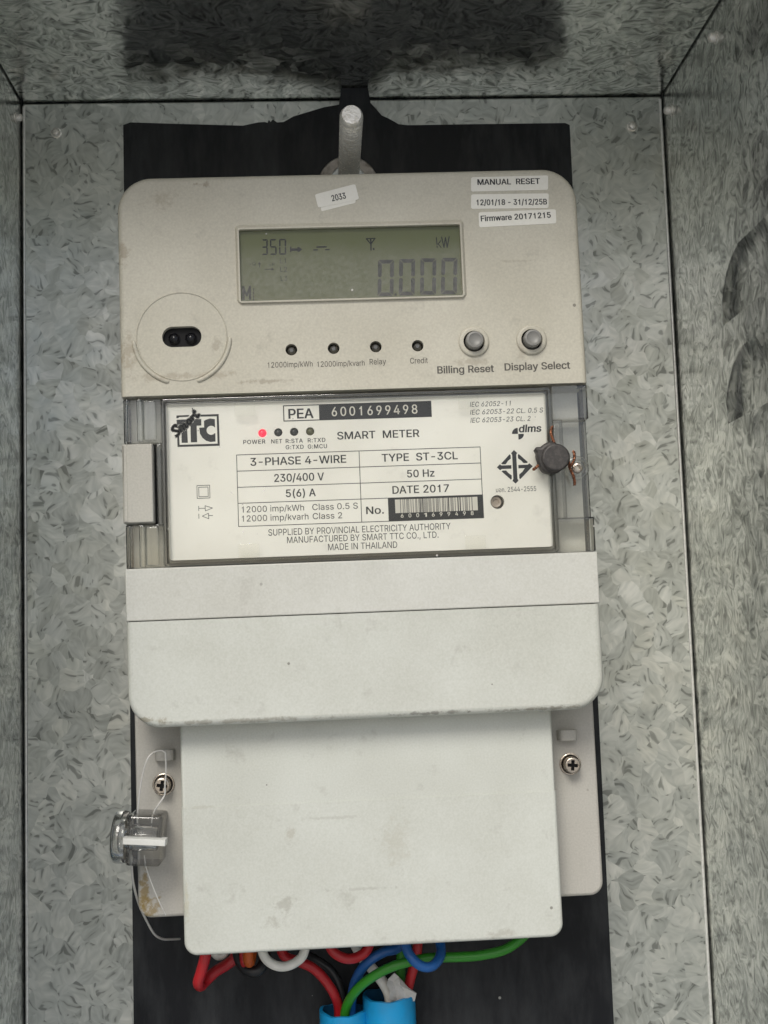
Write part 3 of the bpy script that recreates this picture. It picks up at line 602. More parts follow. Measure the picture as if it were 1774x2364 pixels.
LENS = simple('dark_lens', (0.012, 0.012, 0.014), 0.12, spec=0.35)
LCDM = simple('lcd_green', (0.150, 0.168, 0.085), 0.6, spec=0.1)
SEG = simple('lcd_segment', (0.012, 0.016, 0.016), 0.5, spec=0.2)
SEGF = simple('lcd_segment_faint', (0.030, 0.034, 0.022), 0.5, spec=0.2)
PANE = m_pane('clear_pane', (0.995, 0.995, 0.985), 0.7, 0.04, 0.012)
LCDP = m_pane('display_glass', (0.97, 0.97, 0.96), 0.6, 0.05, 0.008, painted_glare=(0.096, 0.016, 0.17))  # the display's lower reflection is painted on as a pale grainy haze
RIB = m_pane('clear_plastic', (0.98, 0.985, 0.975), 1.8, 0.05, 0.02)
CLEAR = m_pane('clear_seal_plastic', (0.995, 0.995, 0.985), 1.4, 0.04, 0.10)
REDL = simple('led_red', (0.7, 0.02, 0.03), 0.2, emit=(1.0, 0.03, 0.06), es=1.3)
GRNL = simple('led_off', (0.13, 0.13, 0.075), 0.3)
OFFL = simple('led_dark', (0.055, 0.058, 0.055), 0.3)
BOARD = m_board('black_board')
ZINC = m_metal('zinc', (0.90, 0.88, 0.82), 0.2, (0.30, 0.25, 0.18), 0.5, 420, metal=0.4)
WASH = m_metal('washer_steel', (0.30, 0.28, 0.26), 0.42, (0.10, 0.08, 0.06), 0.6, 200)
SCREW = m_metal('screw_steel', (0.56, 0.50, 0.43), 0.25, (0.16, 0.11, 0.07), 0.45, 700)
LEAD = m_metal('lead', (0.050, 0.046, 0.044), 0.5, (0.12, 0.11, 0.10), 0.6, 900, metal=0.35)
COPPER = m_metal('copper', (0.36, 0.16, 0.09), 0.3, (0.10, 0.035, 0.02), 0.7, 900)
WIREM = simple('seal_wire', (0.75, 0.73, 0.69), 0.4, 0.5)
W_RED = m_wire('wire_red', (0.46, 0.012, 0.018))
W_BLUE = m_wire('wire_blue', (0.010, 0.10, 0.34))
W_GREEN = m_wire('wire_green', (0.035, 0.27, 0.018))
W_WHITE = m_wire('wire_white', (0.84, 0.82, 0.75))
W_BLACK = m_wire('wire_black', (0.012, 0.012, 0.014))
W_ORANGE = m_wire('wire_orange', (0.55, 0.10, 0.008))
PIPE = m_wire('conduit_blue', (0.005, 0.29, 0.61), 0.4)
PIPEIN = simple('conduit_inside', (0.01, 0.10, 0.22), 0.6)  # darker copy of the pipe blue, shade painted into the bore

# ------------------------------------------------------------------ ground the box stands over (out of frame, seen only as light)
m_unseen_ground, t_, b_ = new_mat('concrete_ground')
tc_ = node(t_, 'ShaderNodeTexCoord')
nz_ = node(t_, 'ShaderNodeTexNoise', {'Vector': tc_.outputs['Object'], 'Scale': 1.3, 'Detail': 6.0})
t_.links.new(ramp(t_, nz_.outputs['Fac'], [(0.35, (0.52, 0.51, 0.48)), (0.7, (0.62, 0.61, 0.58))]), b_.inputs['Base Color'])
b_.inputs['Roughness'].default_value = 0.9
g = MB()
g.add([(-60, -1.35, 60), (60, -1.35, 60), (60, -1.35, -60), (-60, -1.35, -60)], [(0, 1, 2, 3)])
tag(g.build('ground', m_unseen_ground, smooth=False), kind='structure')

# ------------------------------------------------------------------ the steel box
boxo = thing('meter_box', 'galvanised steel box with spangled walls, open at the front', 'metal box')
TH = 0.0012
GAP = 0.0007
p = MB()
p.prism(rrect(XL + GAP, ZB + GAP, XR - GAP, ZT - GAP * 0.8), -TH, 0.0, 0.0007, 3)
p.build('back_panel', GALV, boxo)
for x in (XL + GAP + 0.0006, XR - GAP - 0.0006):     # rolled bright lips along the two long edges of the back panel
    e = MB()
    e.tube([(x, ZB + 0.002, 0.0), (x, ZT - 0.002, 0.0)], 0.0007, 10)
    e.build('panel_lip', EDGE, boxo)
p = MB()
p.prism(rrect(XL - 0.002, ZB - 0.002, XR + 0.002, ZT + 0.002), -0.0125, -0.0115)
p.build('outer_back', simple('shell_dark', (0.03, 0.035, 0.035), 0.6), boxo)  # near-black colour puts the shade behind the panel gap into the sheet
# right wall with two pressed louvres
def tf_right(a, b, c): return Vector((XR - c, -a, b))
def tf_left(a, b, c): return Vector((XL + c, a, b))
def tf_top(a, b, c): return Vector((a, -b, ZT - c))
def tf_bot(a, b, c): return Vector((a, b, ZB + c))
louv = []
for (tip, top) in (((1671, 752), (1712, 606)), ((1681, 979), (1722, 822))):
    wa, za = on_x(*tip, XR)
    zt2 = za + 0.0255
    louv.append((wa, za, wa + 0.075, zt2))
wr = MB(tf_right)
wr.prism(rrect(-0.012, ZB, BOXD, ZT + TH), -TH, 0.0, 0.0, holes=[(rrect(a, b, c, d), None) for a, b, c, d in louv])
right = wr.build('side_wall', GALV2, boxo)
for a, b, c, d in louv:
    lm = MB(tf_right)
    nu, nv = 44, 22
    vs = []
    for j in range(nv + 1):
        for i in range(nu + 1):
            s_, t2 = i / nu, j / nv
            hh = max(0.0, 1 - abs(2 * s_ - 1) ** 2.6) ** 0.5
            dep = 0.0
            if hh > 1e-4 and t2 < hh: dep = 0.0030 * (1 - (t2 / hh) ** 2) ** 0.5 * min(1, hh * 1.3)
            vs.append((a + (c - a) * s_, b + (d - b) * t2, -dep))
    fs = [(j * (nu + 1) + i, j * (nu + 1) + i + 1, (j + 1) * (nu + 1) + i + 1, (j + 1) * (nu + 1) + i) for j in range(nv) for i in range(nu)]
    lm.add(vs, fs)
    # the ledge under the louvre
    led = []
    for i in range(nu + 1): led += [(vs[i][0], vs[i][1], 0.0), vs[i]]
    lm.add(led, [(2 * i, 2 * i + 2, 2 * i + 3, 2 * i + 1) for i in range(nu)])
    lm.build('louvre', GALV2, right, ang=30)
wl = MB(tf_left)
wl.prism(rrect(-BOXD, ZB, 0.012, ZT + TH), -TH, 0.0)
left = wl.build('side_wall', GALV2, boxo)
wt = MB(tf_top)
wt.prism(rrect(XL + 0.0007, -0.012, XR - 0.0007, BOXD), -TH, 0.0)
wt.build('top_panel', GALV3, boxo)
for x in (XL, XR):                       # dark strips added to stop sky light leaking through the corner gaps
    q = MB(tf_world)
    q.prism(rrect(x - 0.003, ZT + TH + 0.0002, x + 0.003, ZT + 0.006), -0.012, BOXD)
    q.build('corner_seam', bpy.data.materials['shell_dark'], boxo)
wb = MB(tf_bot)
wb.prism(rrect(XL + 0.0004, -BOXD, XR - 0.0004, 0.012), -TH, 0.0)
wb.build('bottom_panel', GALV2, boxo)
fr = MB(tf_world)
fr.prism(rrect(XL - TH, ZB - TH, XR + TH, ZT + TH), BOXD + 0.0002, BOXD + 0.0014, holes=[(rrect(XL + 0.006, ZB + 0.006, XR - 0.006, ZT - 0.006), None)])
fr.build('front_flange', GALV2, boxo)
def rivet(tf, a, b, parent, r=0.0019, h=0.0022):
    q = MB(tf)
    q.lathe(a, b, [(r * 1.25, 0.0), (r * 1.25, 0.0004), (r * 0.95, 0.0005), (r * 0.92, h * 0.65), (r * 0.7, h * 0.9), (r * 0.3, h)], 20, cap0=False)
    q.build('rivet', ZINC, parent, ang=50)
for px, py in ((130, 307), (1459.5, 292)):
    x, z = on_w(px, py, 0.0)
    rivet(tf_world, x, z, boxo)
for px, py in ((1655, 86), (1551, 254)):
    w_, z = on_x(px, py, XR)
    rivet(tf_right, w_, z, boxo, 0.0020, 0.0034)
w_, z = on_x(36, 271, XL)
rivet(tf_left, -w_, z, boxo, 0.0017, 0.003)

# ------------------------------------------------------------------ black mounting board
def bw(px, py): return on_w(px, py, BT)
edge = [(284.5, 288), (301, 282), (400, 285), (561, 289.5), (596, 282), (612, 281), (618, 283), (621, 276), (625, 281), (630, 275), (640, 282), (655, 281), (678, 268), (715, 257), (748, 247), (783, 241)]
edge2 = [(856, 237), (868, 250), (882, 266), (897, 272.5), (921, 286), (943, 288.5), (1100, 286), (1306, 283.5), (1316, 288)]
topz = ZT - 0.0006
pts = [bw(*q) for q in edge]
pa = (bw(790, 240)[0], topz); pb = (bw(851, 236)[0], topz)
up = pts + [pa, pb] + [bw(*q) for q in edge2]
xl_top, xr_top = up[0][0], up[-1][0]
xl_bot, xr_bot = bw(307, 2197)[0], bw(1407, 2117)[0]
out = list(reversed(up)) + [(xl_bot, ZB + 0.004), (xr_bot, ZB + 0.004)]
b = MB()
b.prism(out, 0.0006, BT, 0.0)
tag(b.build('mounting_board', BOARD, smooth=False), 'black board with a ragged top edge behind the meter', 'mounting board')

# ------------------------------------------------------------------ threaded bolt above the meter
bx, bz = on_w(812, 263, 0.086)
bolt = thing('threaded_bolt', 'worn zinc threaded bolt sticking out of the board above the meter', 'bolt', (bx, -BT, bz))
def tf_bolt(u, v, w): return Vector((u, -w, v))
R = 0.00435
prof = [(R, 0.001)]
w = 0.004
while w < 0.0705:
    prof += [(R, w), (R, w + 0.00035), (R - 0.00065, w + 0.0014)]
    w += 0.0024
prof += [(R, 0.0712), (R * 0.98, 0.0720), (R * 0.86, 0.0734), (R * 0.80, 0.0738)]
q = MB(tf_bolt)
q.lathe(0, 0, prof, 36)
q.build('shank', ZINC, bolt, ang=25)
q = MB(tf_bolt)
q.prism(circle(0, 0, 0.0128, 40), 0.0004, 0.0024, 0.0005, holes=[(circle(0, 0, R + 0.0004, 32), None)])
q.build('washer', WASH, bolt)
q = MB(tf_bolt)
q.prism(circle(0, 0, 0.0079, 36), 0.0025, 0.0052, 0.0006, holes=[(circle(0, 0, R + 0.0012, 32), None)])
q.build('collar', m_metal('collar_zinc', (0.5, 0.52, 0.52), 0.35, (0.2, 0.19, 0.18), 0.4, 300), bolt)

# ------------------------------------------------------------------ the meter
meter = thing('electricity_meter', 'beige three-phase electricity meter with display, nameplate and grey terminal cover', 'electricity meter', (MC, -BT, 0))
meter.rotation_euler = (0, -MR, 0)
U0, U1 = -0.085, 0.085
V_TOP, V_A, V_B, V_C, V_D = 0.12161, 0.03978, -0.0222, -0.04107, -0.07849
def M(): return MB(tf_meter)
def pxr(a, b, w=0.0):      # local rectangle from two pixel corners
    (x0, y1), (x1, y0) = mu(*a, w), mu(*b, w)
    return x0, y0, x1, y1
S0 = mscale(887, 800)

# upper housing with its openings
def lrect(tl, tr, br, bl, w=0.0):
    L = [mu(*q, w) for q in (tl, tr, br, bl)]
    return ((L[0][0] + L[3][0]) / 2, (L[2][1] + L[3][1]) / 2, (L[1][0] + L[2][0]) / 2, (L[0][1] + L[1][1]) / 2)
lcd = lrect((551.8, 531.2), (1060, 518), (1069, 678.7), (558.5, 695.7), 0.0010)
bez = lrect((540, 517.7), (1072.5, 505), (1077.8, 684), (548.4, 702.4), 0.0)
leds = [mu(*q) for q in ((673, 807), (770.7, 803.7), (868, 800), (964.8, 797.8))]
btns = [mu(*q) for q in ((1094.5, 789), (1227.5, 784.8))]
port = mu(420, 777)
PW, PR_ = 44 * S0, 23.6 * S0
stad = rrect(port[0] - PW, port[1] - PR_, port[0] + PW, port[1] + PR_, PR_ * 0.98, 10)
hs = [(rrect(lcd[0] - 0.0008, lcd[1] - 0.0006, lcd[2] + 0.0008, lcd[3] + 0.0008, 0.0008), -0.006)]
hs += [(circle(x, y, 13.3 * S0, 28), -0.005, False) for x, y in leds]
hs += [(circle(x, y, 24.0 * S0, 32), -0.006) for x, y in btns]
hs += [(stad, -0.003)]
q = M()
q.prism(rrect(U0, V_A + 0.0003, U1, V_TOP, (0, 0, 0.0128, 0.0125), 12), -0.032, 0.0, 0.0019, 5, holes=hs, back=False, keep='b')
# optical port: thin raised ring and two locating ridges
n = 72
cx, cy = port
cy += 0.5 * S0
for r0, wd_ in ((101 * S0, 0.0005),):
    ring = []
    for k in range(n):
        a = 2 * math.pi * k / n
        ring.append((cx + r0 * math.cos(a), cy + r0 * math.sin(a), 0.0))
    q.tube(ring + [ring[0]], wd_ * 0.55, 6, caps=False)
front = q.build('front_housing', BEIGE, meter)
for a0, a1 in ((184, 253), (287, 357)):
    q = M()
    pts = []
    for k in range(25):
        a = rad(a0 + (a1 - a0) * k / 24)
        pts.append((cx + 108 * S0 * math.cos(a), cy + 108 * S0 * math.sin(a), 0.0))
    rr = [0.00085 * (0.6 if k in (0, 24) else 1) for k in range(25)]
    q.tube(pts, rr, 10)
    q.build('locating_ridge', BEIGE, meter)
q = M()
q.flat(rrect(port[0] - PW, port[1] - PR_, port[0] + PW, port[1] + PR_, PR_ * 0.98, 10), -0.0026)
ow = q.build('optical_port', DARK, meter)
for dx in (-19, 19):
    q = M()
    q.lathe(port[0] + dx * S0, port[1] - 1 * S0, [(13.5 * S0, -0.0026), (13.5 * S0, -0.0019), (12 * S0, -0.0017), (11 * S0, -0.0022), (7 * S0, -0.0014), (2 * S0, -0.0011)], 24)
    q.build('lens', LENS, ow)
# indicator lamps in their holes
for x, y in leds:
    q = M()
    q.lathe(x, y, [(13.0 * S0, -0.0049), (11.5 * S0, -0.0036), (9.8 * S0, -0.0022), (7.5 * S0, -0.0014), (4 * S0, -0.0008)], 24)
    q.build('indicator_lamp', simple('lamp_smoke', (0.10, 0.098, 0.09), 0.12, coat=0.6) if 'lamp_smoke' not in bpy.data.materials else bpy.data.materials['lamp_smoke'], meter)
# push buttons
for (x, y), nm in zip(btns, ('billing', 'display')):
    q = M()
    q.prism(circle(x, y, 35 * S0, 40), -0.0004, 0.0011, 0.0009, 4, holes=[(circle(x, y, 24.3 * S0, 32), None)])
    bt = q.build('push_button', BEIGE, meter)
    q = M()
    q.lathe(x, y, [(20.2 * S0, -0.006), (20.0 * S0, 0.0030), (19.4 * S0, 0.0036), (18.0 * S0, 0.0039), (14.5 * S0, 0.0040), (12.5 * S0, 0.0037), (2 * S0, 0.0036)], 32)
    q.build('button_cap', BTN, bt)
    q = M()
    q.flat(circle(x, y, 24.2 * S0, 32), -0.0055)
    q.build('button_well', DARK, bt)

# display: bezel, liquid crystal, marks, glass
WL = -0.0008
disp = M()
o1 = rrect(*bez, 0.0016, 5)
o2 = rrect(lcd[0] - 0.0002, lcd[1] - 0.0002, lcd[2] + 0.0002, lcd[3] + 0.0002, 0.0005, 5)
o2b = inset(o2, -0.0006)
disp.ring([(a, b_, -0.0002) for a, b_ in o1], [(a, b_, 0.0011) for a, b_ in o2b])
disp.ring([(a, b_, 0.0011) for a, b_ in o2b], [(a, b_, 0.0012) for a, b_ in o2])
disp.ring([(a, b_, 0.0012) for a, b_ in o2], [(a, b_, -0.004) for a, b_ in o2])
display = disp.build('display', BEIGE, meter, ang=30)
q = M(); q.flat(rrect(lcd[0] - 0.0006, lcd[1] - 0.0006, lcd[2] + 0.0006, lcd[3] + 0.0006), WL)
q.build('crystal_panel', LCDM, display, smooth=False)
WS = WL + 0.00008
def L2(px, py): return mu(px, py, WS)
sg_d, sg_f = M(), M()
def poly_px(mb, pts, w=WS):
    L = [mu(x, y, w) for x, y in pts]
    ar = sum(a[0] * b[1] - b[0] * a[1] for a, b in zip(L, L[1:] + L[:1]))
    if ar < 0: L.reverse()
    mb.flat(L, w)
def line_px(mb, pts, wid, w=WS, close=False):
    mb.stroke([mu(x, y, w) for x, y in pts], wid * S0, w, close)
SEGS = {'0': 'abcdef', '3': 'abcdg', '5': 'acdfg'}
def digit(mb, x0, y0, x1, y1, segs, t, sl=0.0, g=0.8):
    ym = (y0 + y1) / 2
    def X(x, y): return x + sl * (y1 - y) / (y1 - y0)
    def pl(pts): poly_px(mb, [(X(a, b), b) for a, b in pts])
    if 'a' in segs: pl([(x0 + g, y0), (x1 - g, y0), (x1 - t, y0 + t), (x0 + t, y0 + t)])
    if 'd' in segs: pl([(x0 + g, y1), (x1 - g, y1), (x1 - t, y1 - t), (x0 + t, y1 - t)])
    if 'f' in segs: pl([(x0, y0 + g * 1.4), (x0 + t, y0 + t + g), (x0 + t, ym - t * .5), (x0 + t * .5, ym - g), (x0, ym - t * .5)])
    if 'b' in segs: pl([(x1, y0 + g * 1.4), (x1 - t, y0 + t + g), (x1 - t, ym - t * .5), (x1 - t * .5, ym - g), (x1, ym - t * .5)])
    if 'e' in segs: pl([(x0, y1 - g * 1.4), (x0 + t, y1 - t - g), (x0 + t, ym + t * .5), (x0 + t * .5, ym + g), (x0, ym + t * .5)])
    if 'c' in segs: pl([(x1, y1 - g * 1.4), (x1 - t, y1 - t - g), (x1 - t, ym + t * .5), (x1 - t * .5, ym + g), (x1, ym + t * .5)])
    if 'g' in segs: pl([(x0 + g, ym), (x0 + t, ym - t / 2), (x1 - t, ym - t / 2), (x1 - g, ym), (x1 - t, ym + t / 2), (x0 + t, ym + t / 2)])
for (x0, x1, c, dy) in ((604.5, 618.5, '3', 0.5), (623.5, 639, '5', 0), (644.6, 661, '0', -.4)):
    digit(sg_d, x0, 551.5 + dy, x1, 588 + dy, SEGS[c], 3.4)
for (x0, y0) in ((872, 599.5), (921, 597.5), (970, 596), (1018.5, 594.8)):
    digit(sg_d, x0, y0, x0 + 36.5, y0 + 84, SEGS['0'], 8.6, 1.5, 1.3)
poly_px(sg_d, [(911, 677), (916, 677), (916, 682), (911, 682)])
# relay, contact and aerial symbols
poly_px(sg_d, [(670, 569), (673, 569), (673, 582), (670, 582)])
poly_px(sg_d, [(673, 573), (690, 573), (690, 578.5), (673, 579)])
poly_px(sg_d, [(687, 570), (691, 570), (698, 575.5), (691, 581), (687, 581)])
line_px(sg_d, [(724.7, 576.7), (733, 576.5)], 3.0); line_px(sg_d, [(752, 576), (760.5, 575.8)], 3.0)
line_px(sg_d, [(732, 570), (753.5, 569.3)], 3.4)
line_px(sg_d, [(846, 550.5), (866, 550)], 2.2); line_px(sg_d, [(846, 550.5), (855.5, 562)], 2.6); line_px(sg_d, [(866, 550), (857.5, 562)], 2.6)
line_px(sg_d, [(856.3, 551), (857.2, 577)], 3.2)
poly_px(sg_d, [(861, 572), (865, 572), (865, 577), (861, 577)])
# kW in straight strokes
line_px(sg_d, [(1008, 548), (1009.3, 564)], 2.4); line_px(sg_d, [(1009.5, 568), (1009.8, 571)], 2.4)
line_px(sg_d, [(1018, 555), (1012, 563), (1019, 571)], 2.2)
line_px(sg_d, [(1020, 547), (1025.5, 571), (1029, 548), (1033, 571), (1037.5, 546)], 2.4)
for tx, a, b_, cp in (('L1', (647, 608), (660.5, 607), 11.5), ('L2', (647.5, 628), (663.5, 627), 11.5), ('L3', (648.5, 648.5), (664, 647.5), 11.5), ('+Q', (574.8, 613), (591, 612), 8), ('+P', (621, 614.5), (634.5, 614), 7.5)):
    text(sg_f, tx, a, b_, cp, WS)
line_px(sg_f, [(599.5, 617), (599, 606)], 1.6); poly_px(sg_f, [(595.5, 610), (599, 604), (603, 610)])
line_px(sg_f, [(611.7, 621.5), (628, 621)], 1.8); poly_px(sg_f, [(627, 618), (634, 621), (627, 624.5)])
for pts in ([(562.5, 691), (562, 662)], [(577.5, 690), (577, 661)]): line_px(sg_d, pts, 5.2)
line_px(sg_d, [(562, 663), (570, 682), (577, 662)], 4.4)
for y in (666, 674, 682, 689): line_px(sg_f, [(585.6, y), (585.8, y + 4)], 2.6)
sg_d.build('display_digits', SEG, display, smooth=False)
sg_f.build('display_symbols', SEGF, display, smooth=False)
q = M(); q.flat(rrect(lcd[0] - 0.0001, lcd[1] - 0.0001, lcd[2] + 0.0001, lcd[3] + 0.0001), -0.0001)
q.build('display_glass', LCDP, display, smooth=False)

# printing on the housing
q = M()
WP = 0.00006
text(q, '12000imp/kWh', (618.5, 849), (722.4, 845.6), 12.5, WP, 0.004)
text(q, '12000imp/kvarh', (733, 846.6), (842.6, 844), 12.5, WP, 0.004)
text(q, 'Relay', (854, 841.5), (892, 840.3), 13, WP, 0.004)
text(q, 'Credit', (947.5, 839), (988.6, 838), 13, WP, 0.004)
text(q, 'Billing Reset', (1010.3, 862.5), (1141.5, 858), 16.5, WP, 0.022)
text(q, 'Display Select', (1165.7, 855.5), (1317.5, 850.5), 16.5, WP, 0.022)
q.build('housing_lettering', INKG, meter, smooth=False)

# stickers
def sticker(cs, label, lines, th=0.00012, w0=0.0, name='sticker'):
    L = [mu(*c) for c in cs]       # tl tr br bl
    L = [L[3], L[2], L[1], L[0]]
    o = []
    for i in range(4):
        a, b2, c = Vector(L[i - 1]), Vector(L[i]), Vector(L[(i + 1) % 4])
        r = 5 * S0
        d1, d2 = (a - b2).normalized(), (c - b2).normalized()
        for k in range(5):
            t = k / 4
            p0, p1 = b2 + d1 * r, b2 + d2 * r
            o.append(tuple((1 - t) ** 2 * p0 + 2 * t * (1 - t) * b2 + t * t * p1))
    s = M(); s.prism(o, w0, w0 + th)
    ob = s.build(name, PAPER, meter, smooth=False)
    ob['label'] = label
    if lines:
        s = M()
        for (tx, a, b2, cp) in lines: text(s, tx, a, b2, cp, w0 + th + 0.00005, 0.024, tilt=True)
        s.build('lettering', INK, ob, smooth=False)
    return ob
sticker(((738, 452), (818, 431), (822, 468), (742, 488)), 'bare white sticker mostly under another sticker', [], w0=0.00001)
sticker(((727, 449), (820.5, 424.6), (829.7, 460), (735, 480)), 'tilted white sticker reading 2033', [('2033', (767.5, 464.5), (800, 457.5), 14)], w0=0.00014)
sticker(((1088, 409), (1266, 404.6), (1266, 438), (1088, 442)), 'white sticker reading MANUAL RESET', [('MANUAL  RESET', (1103, 426.5), (1247.5, 424), 13)])
sticker(((1088, 448.5), (1267.3, 446), (1267, 480), (1088, 482)), 'white sticker reading a date range', [('12/01/18 - 31/12/25B', (1101, 473.5), (1263.7, 471.5), 13)])
sticker(((1105.4, 490), (1283.6, 482.6), (1285, 515.5), (1107, 524.6)), 'white sticker reading Firmware 20171215', [('Firmware 20171215', (1111, 510.8), (1272.7, 502), 13)])

# lower cover strip, lower cover, rear case
q = M(); q.prism(rrect(U0 + 0.0003, V_C + 0.00028, U1, V_B, 0), -0.03, 0.0, 0.0005, 3, back=False)
q.build('cover_strip', GREY, meter)
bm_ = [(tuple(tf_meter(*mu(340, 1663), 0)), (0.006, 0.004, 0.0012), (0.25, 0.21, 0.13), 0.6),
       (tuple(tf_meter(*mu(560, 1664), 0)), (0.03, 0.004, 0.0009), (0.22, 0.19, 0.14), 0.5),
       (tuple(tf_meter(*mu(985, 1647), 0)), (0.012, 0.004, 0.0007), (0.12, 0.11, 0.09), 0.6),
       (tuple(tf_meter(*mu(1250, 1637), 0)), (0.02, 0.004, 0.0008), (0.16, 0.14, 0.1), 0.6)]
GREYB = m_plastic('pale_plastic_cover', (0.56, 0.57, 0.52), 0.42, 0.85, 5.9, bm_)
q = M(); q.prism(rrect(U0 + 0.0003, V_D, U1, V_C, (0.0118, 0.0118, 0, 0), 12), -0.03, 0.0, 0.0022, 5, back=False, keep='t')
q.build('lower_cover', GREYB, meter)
q = M(); q.prism(rrect(U0 + 0.002, V_D + 0.010, U1 - 0.002, V_TOP - 0.002, (0.002, 0.002, 0.011, 0.011), 8), -OFF + 0.0002, -0.0105)
q.build('rear_case', GREYD, meter)

# terminal block behind its cover
WF = -0.023
fl = lrect((310, 1690), (1376.5, 1643), (1390.5, 2068), (320, 2121), WF)
fx0, fx1 = fl[0], fl[2]
s1 = mu(378, 1811, WF); s2 = mu(1317, 1764, WF)
stain = [(tuple(tf_meter(*mu(333, 2055, WF), WF)), (0.0022, 0.004, 0.008), (0.24, 0.16, 0.035), 0.75),
         (tuple(tf_meter(*mu(348, 2095, WF), WF)), (0.004, 0.004, 0.004), (0.24, 0.16, 0.035), 0.7)]
TERM = m_plastic('terminal_plastic', (0.46, 0.445, 0.41), 0.5, 0.4, 7.7, stain)
SWf = mscale(380, 1810, WF)
q = M(); q.prism(rrect(fx0, fl[1], fx1, V_D + 0.012, (0.005, 0.005, 0, 0), 8), -OFF + 0.0003, WF, 0.0012, 3, holes=[(circle(*s1, 23 * SWf, 28), WF - 0.004, True), (circle(*s2, 23 * SWf, 28), WF - 0.004, True)])
term = q.build('terminal_block', TERM, meter)
def screw(c, sh, ang):
    x, y = c
    q = M(); q.prism(circle(x, y, 26 * SWf, 32), WF - 0.0002, WF + 0.0007, 0.0003, 2, holes=[(circle(x, y, 22.5 * SWf, 32), None)])
    q.build('washer', SCREW, term)
    r = 18.8 * SWf
    a_, k_ = 0.00062, 0.0019
    ca, sa = math.cos(ang), math.sin(ang)
    def rot(pts): return [(x + ca * a - sa * b2, y + sa * a + ca * b2) for a, b2 in pts]
    cross = rot([(k_, -a_), (k_, a_), (a_, a_), (a_, k_), (-a_, k_), (-a_, a_), (-k_, a_), (-k_, -a_), (-a_, -a_), (-a_, -k_), (a_, -k_), (a_, -a_)])
    h = 0.0052
    q = M(); q.prism(circle(x, y, r, 32), WF - 0.004, WF + h, 0.0005, 3, holes=[(cross, WF + h - 0.0016),
        (rot([(k_ + 0.0001, -0.0004), (r - 0.0006, -0.0004), (r - 0.0006, 0.0004), (k_ + 0.0001, 0.0004)]), WF + h - 0.0007, True),
        (rot([(-r + 0.0006, -0.0004), (-k_ - 0.0001, -0.0004), (-k_ - 0.0001, 0.0004), (-r + 0.0006, 0.0004)]), WF + h - 0.0007, True)])
    sc_ = q.build('screw', SCREW, term)
    q = M(); q.flat(cross, WF + h - 0.0011)  # near-black floor paints the shade inside the cross slot
    q.build('recess', DARK, term)
screw(s1, 0, rad(-10)); screw(s2, 0, rad(-6))
for (px, py) in ((380.5, 1743), (1310.5, 1697)):         # sealing eyelets: small arches standing off the block
    x, y = mu(px, py, WF + 0.002)
    hh, rw, dp = 0.0019, 0.0036, 0.0042
    def arch(f):
        o = []
        for k in range(13):
            a = math.pi * k / 12
            o.append((rw * f * math.copysign(abs(math.cos(a)) ** 0.6, math.cos(a)), dp * f * abs(math.sin(a)) ** 0.6))
        return o
    A, B = arch(1.0), arch(0.66)
    q = M()
    for s_ in (-1, 1):
        vs = [(x + a, y + s_ * hh, WF + b2) for a, b2 in A] + [(x + a, y + s_ * hh, WF + b2) for a, b2 in B]
        fs = [(i, i + 1, 14 + i, 13 + i) for i in range(12)]
        q.add(vs, [tuple(reversed(f)) if s_ > 0 else f for f in fs])
    for O, fl_ in ((A, False), (B, True)):
        vs = [(x + a, y - hh, WF + b2) for a, b2 in O] + [(x + a, y + hh, WF + b2) for a, b2 in O]
        fs = [(i, i + 1, 14 + i, 13 + i) for i in range(12)]
        q.add(vs, [f if fl_ else tuple(reversed(f)) for f in fs])
    q.build('sealing_eyelet', TERM, term, ang=60)

# terminal cover
WC = -0.0110
tcv = lrect((415, 1686), (1276, 1643), (1299, 2163), (427, 2207), WC)
tm = [(tuple(tf_meter(*mu(672, 1928, WC), WC)), (0.0022, 0.004, 0.003), (0.30, 0.26, 0.19), 0.34),
      (tuple(tf_meter(*mu(915, 1945, WC), WC)), (0.006, 0.004, 0.009), (0.40, 0.37, 0.29), 0.25),
      (tuple(tf_meter(*mu(660, 2088, WC), WC)), (0.004, 0.004, 0.003), (0.24, 0.22, 0.18), 0.34),
      (tuple(tf_meter(*mu(635, 2132, WC), WC)), (0.004, 0.004, 0.0022), (0.24, 0.22, 0.17), 0.34),
      (tuple(tf_meter(*mu(770, 1888, WC), WC)), (0.013, 0.004, 0.0007), (0.2, 0.18, 0.14), 0.20),
      (tuple(tf_meter(*mu(825, 2053, WC), WC)), (0.012, 0.004, 0.0006), (0.18, 0.16, 0.13), 0.20),
      (tuple(tf_meter(*mu(1160, 2155, WC), WC)), (0.005, 0.004, 0.0014), (0.25, 0.22, 0.17), 0.31),
      (tuple(tf_meter(*mu(990, 2175, WC), WC)), (0.012, 0.004, 0.0012), (0.25, 0.22, 0.19), 0.25),
      (tuple(tf_meter(*mu(432, 2090, WC), WC)), (0.0012, 0.004, 0.008), (0.42, 0.36, 0.2), 0.31),
      (tuple(tf_meter(*mu(465, 1864, WC), WC)), (0.007, 0.004, 0.0006), (0.3, 0.27, 0.21), 0.20)]
COVER = m_plastic('terminal_cover_plastic', (0.565, 0.578, 0.53), 0.42, 0.85, 9.2, tm)
q = M(); q.prism(rrect(tcv[0], tcv[1], tcv[2], V_D + 0.004, (0.0048, 0.0048, 0.0, 0.0), 10), -0.028, WC, 0.0013, 4, back=False)
vstep = (mu(430, 1864, WC)[1] + mu(1290, 1828, WC)[1]) / 2
q.prism(rrect(tcv[0] - 0.00015, tcv[1] - 0.00015, tcv[2] + 0.00015, vstep, (0.0048, 0.0048, 0, 0), 10), WC - 0.012, WC + 0.00025, 0.0012, 4, back=False, keep='t')
tcover = q.build('terminal_cover', COVER, meter)

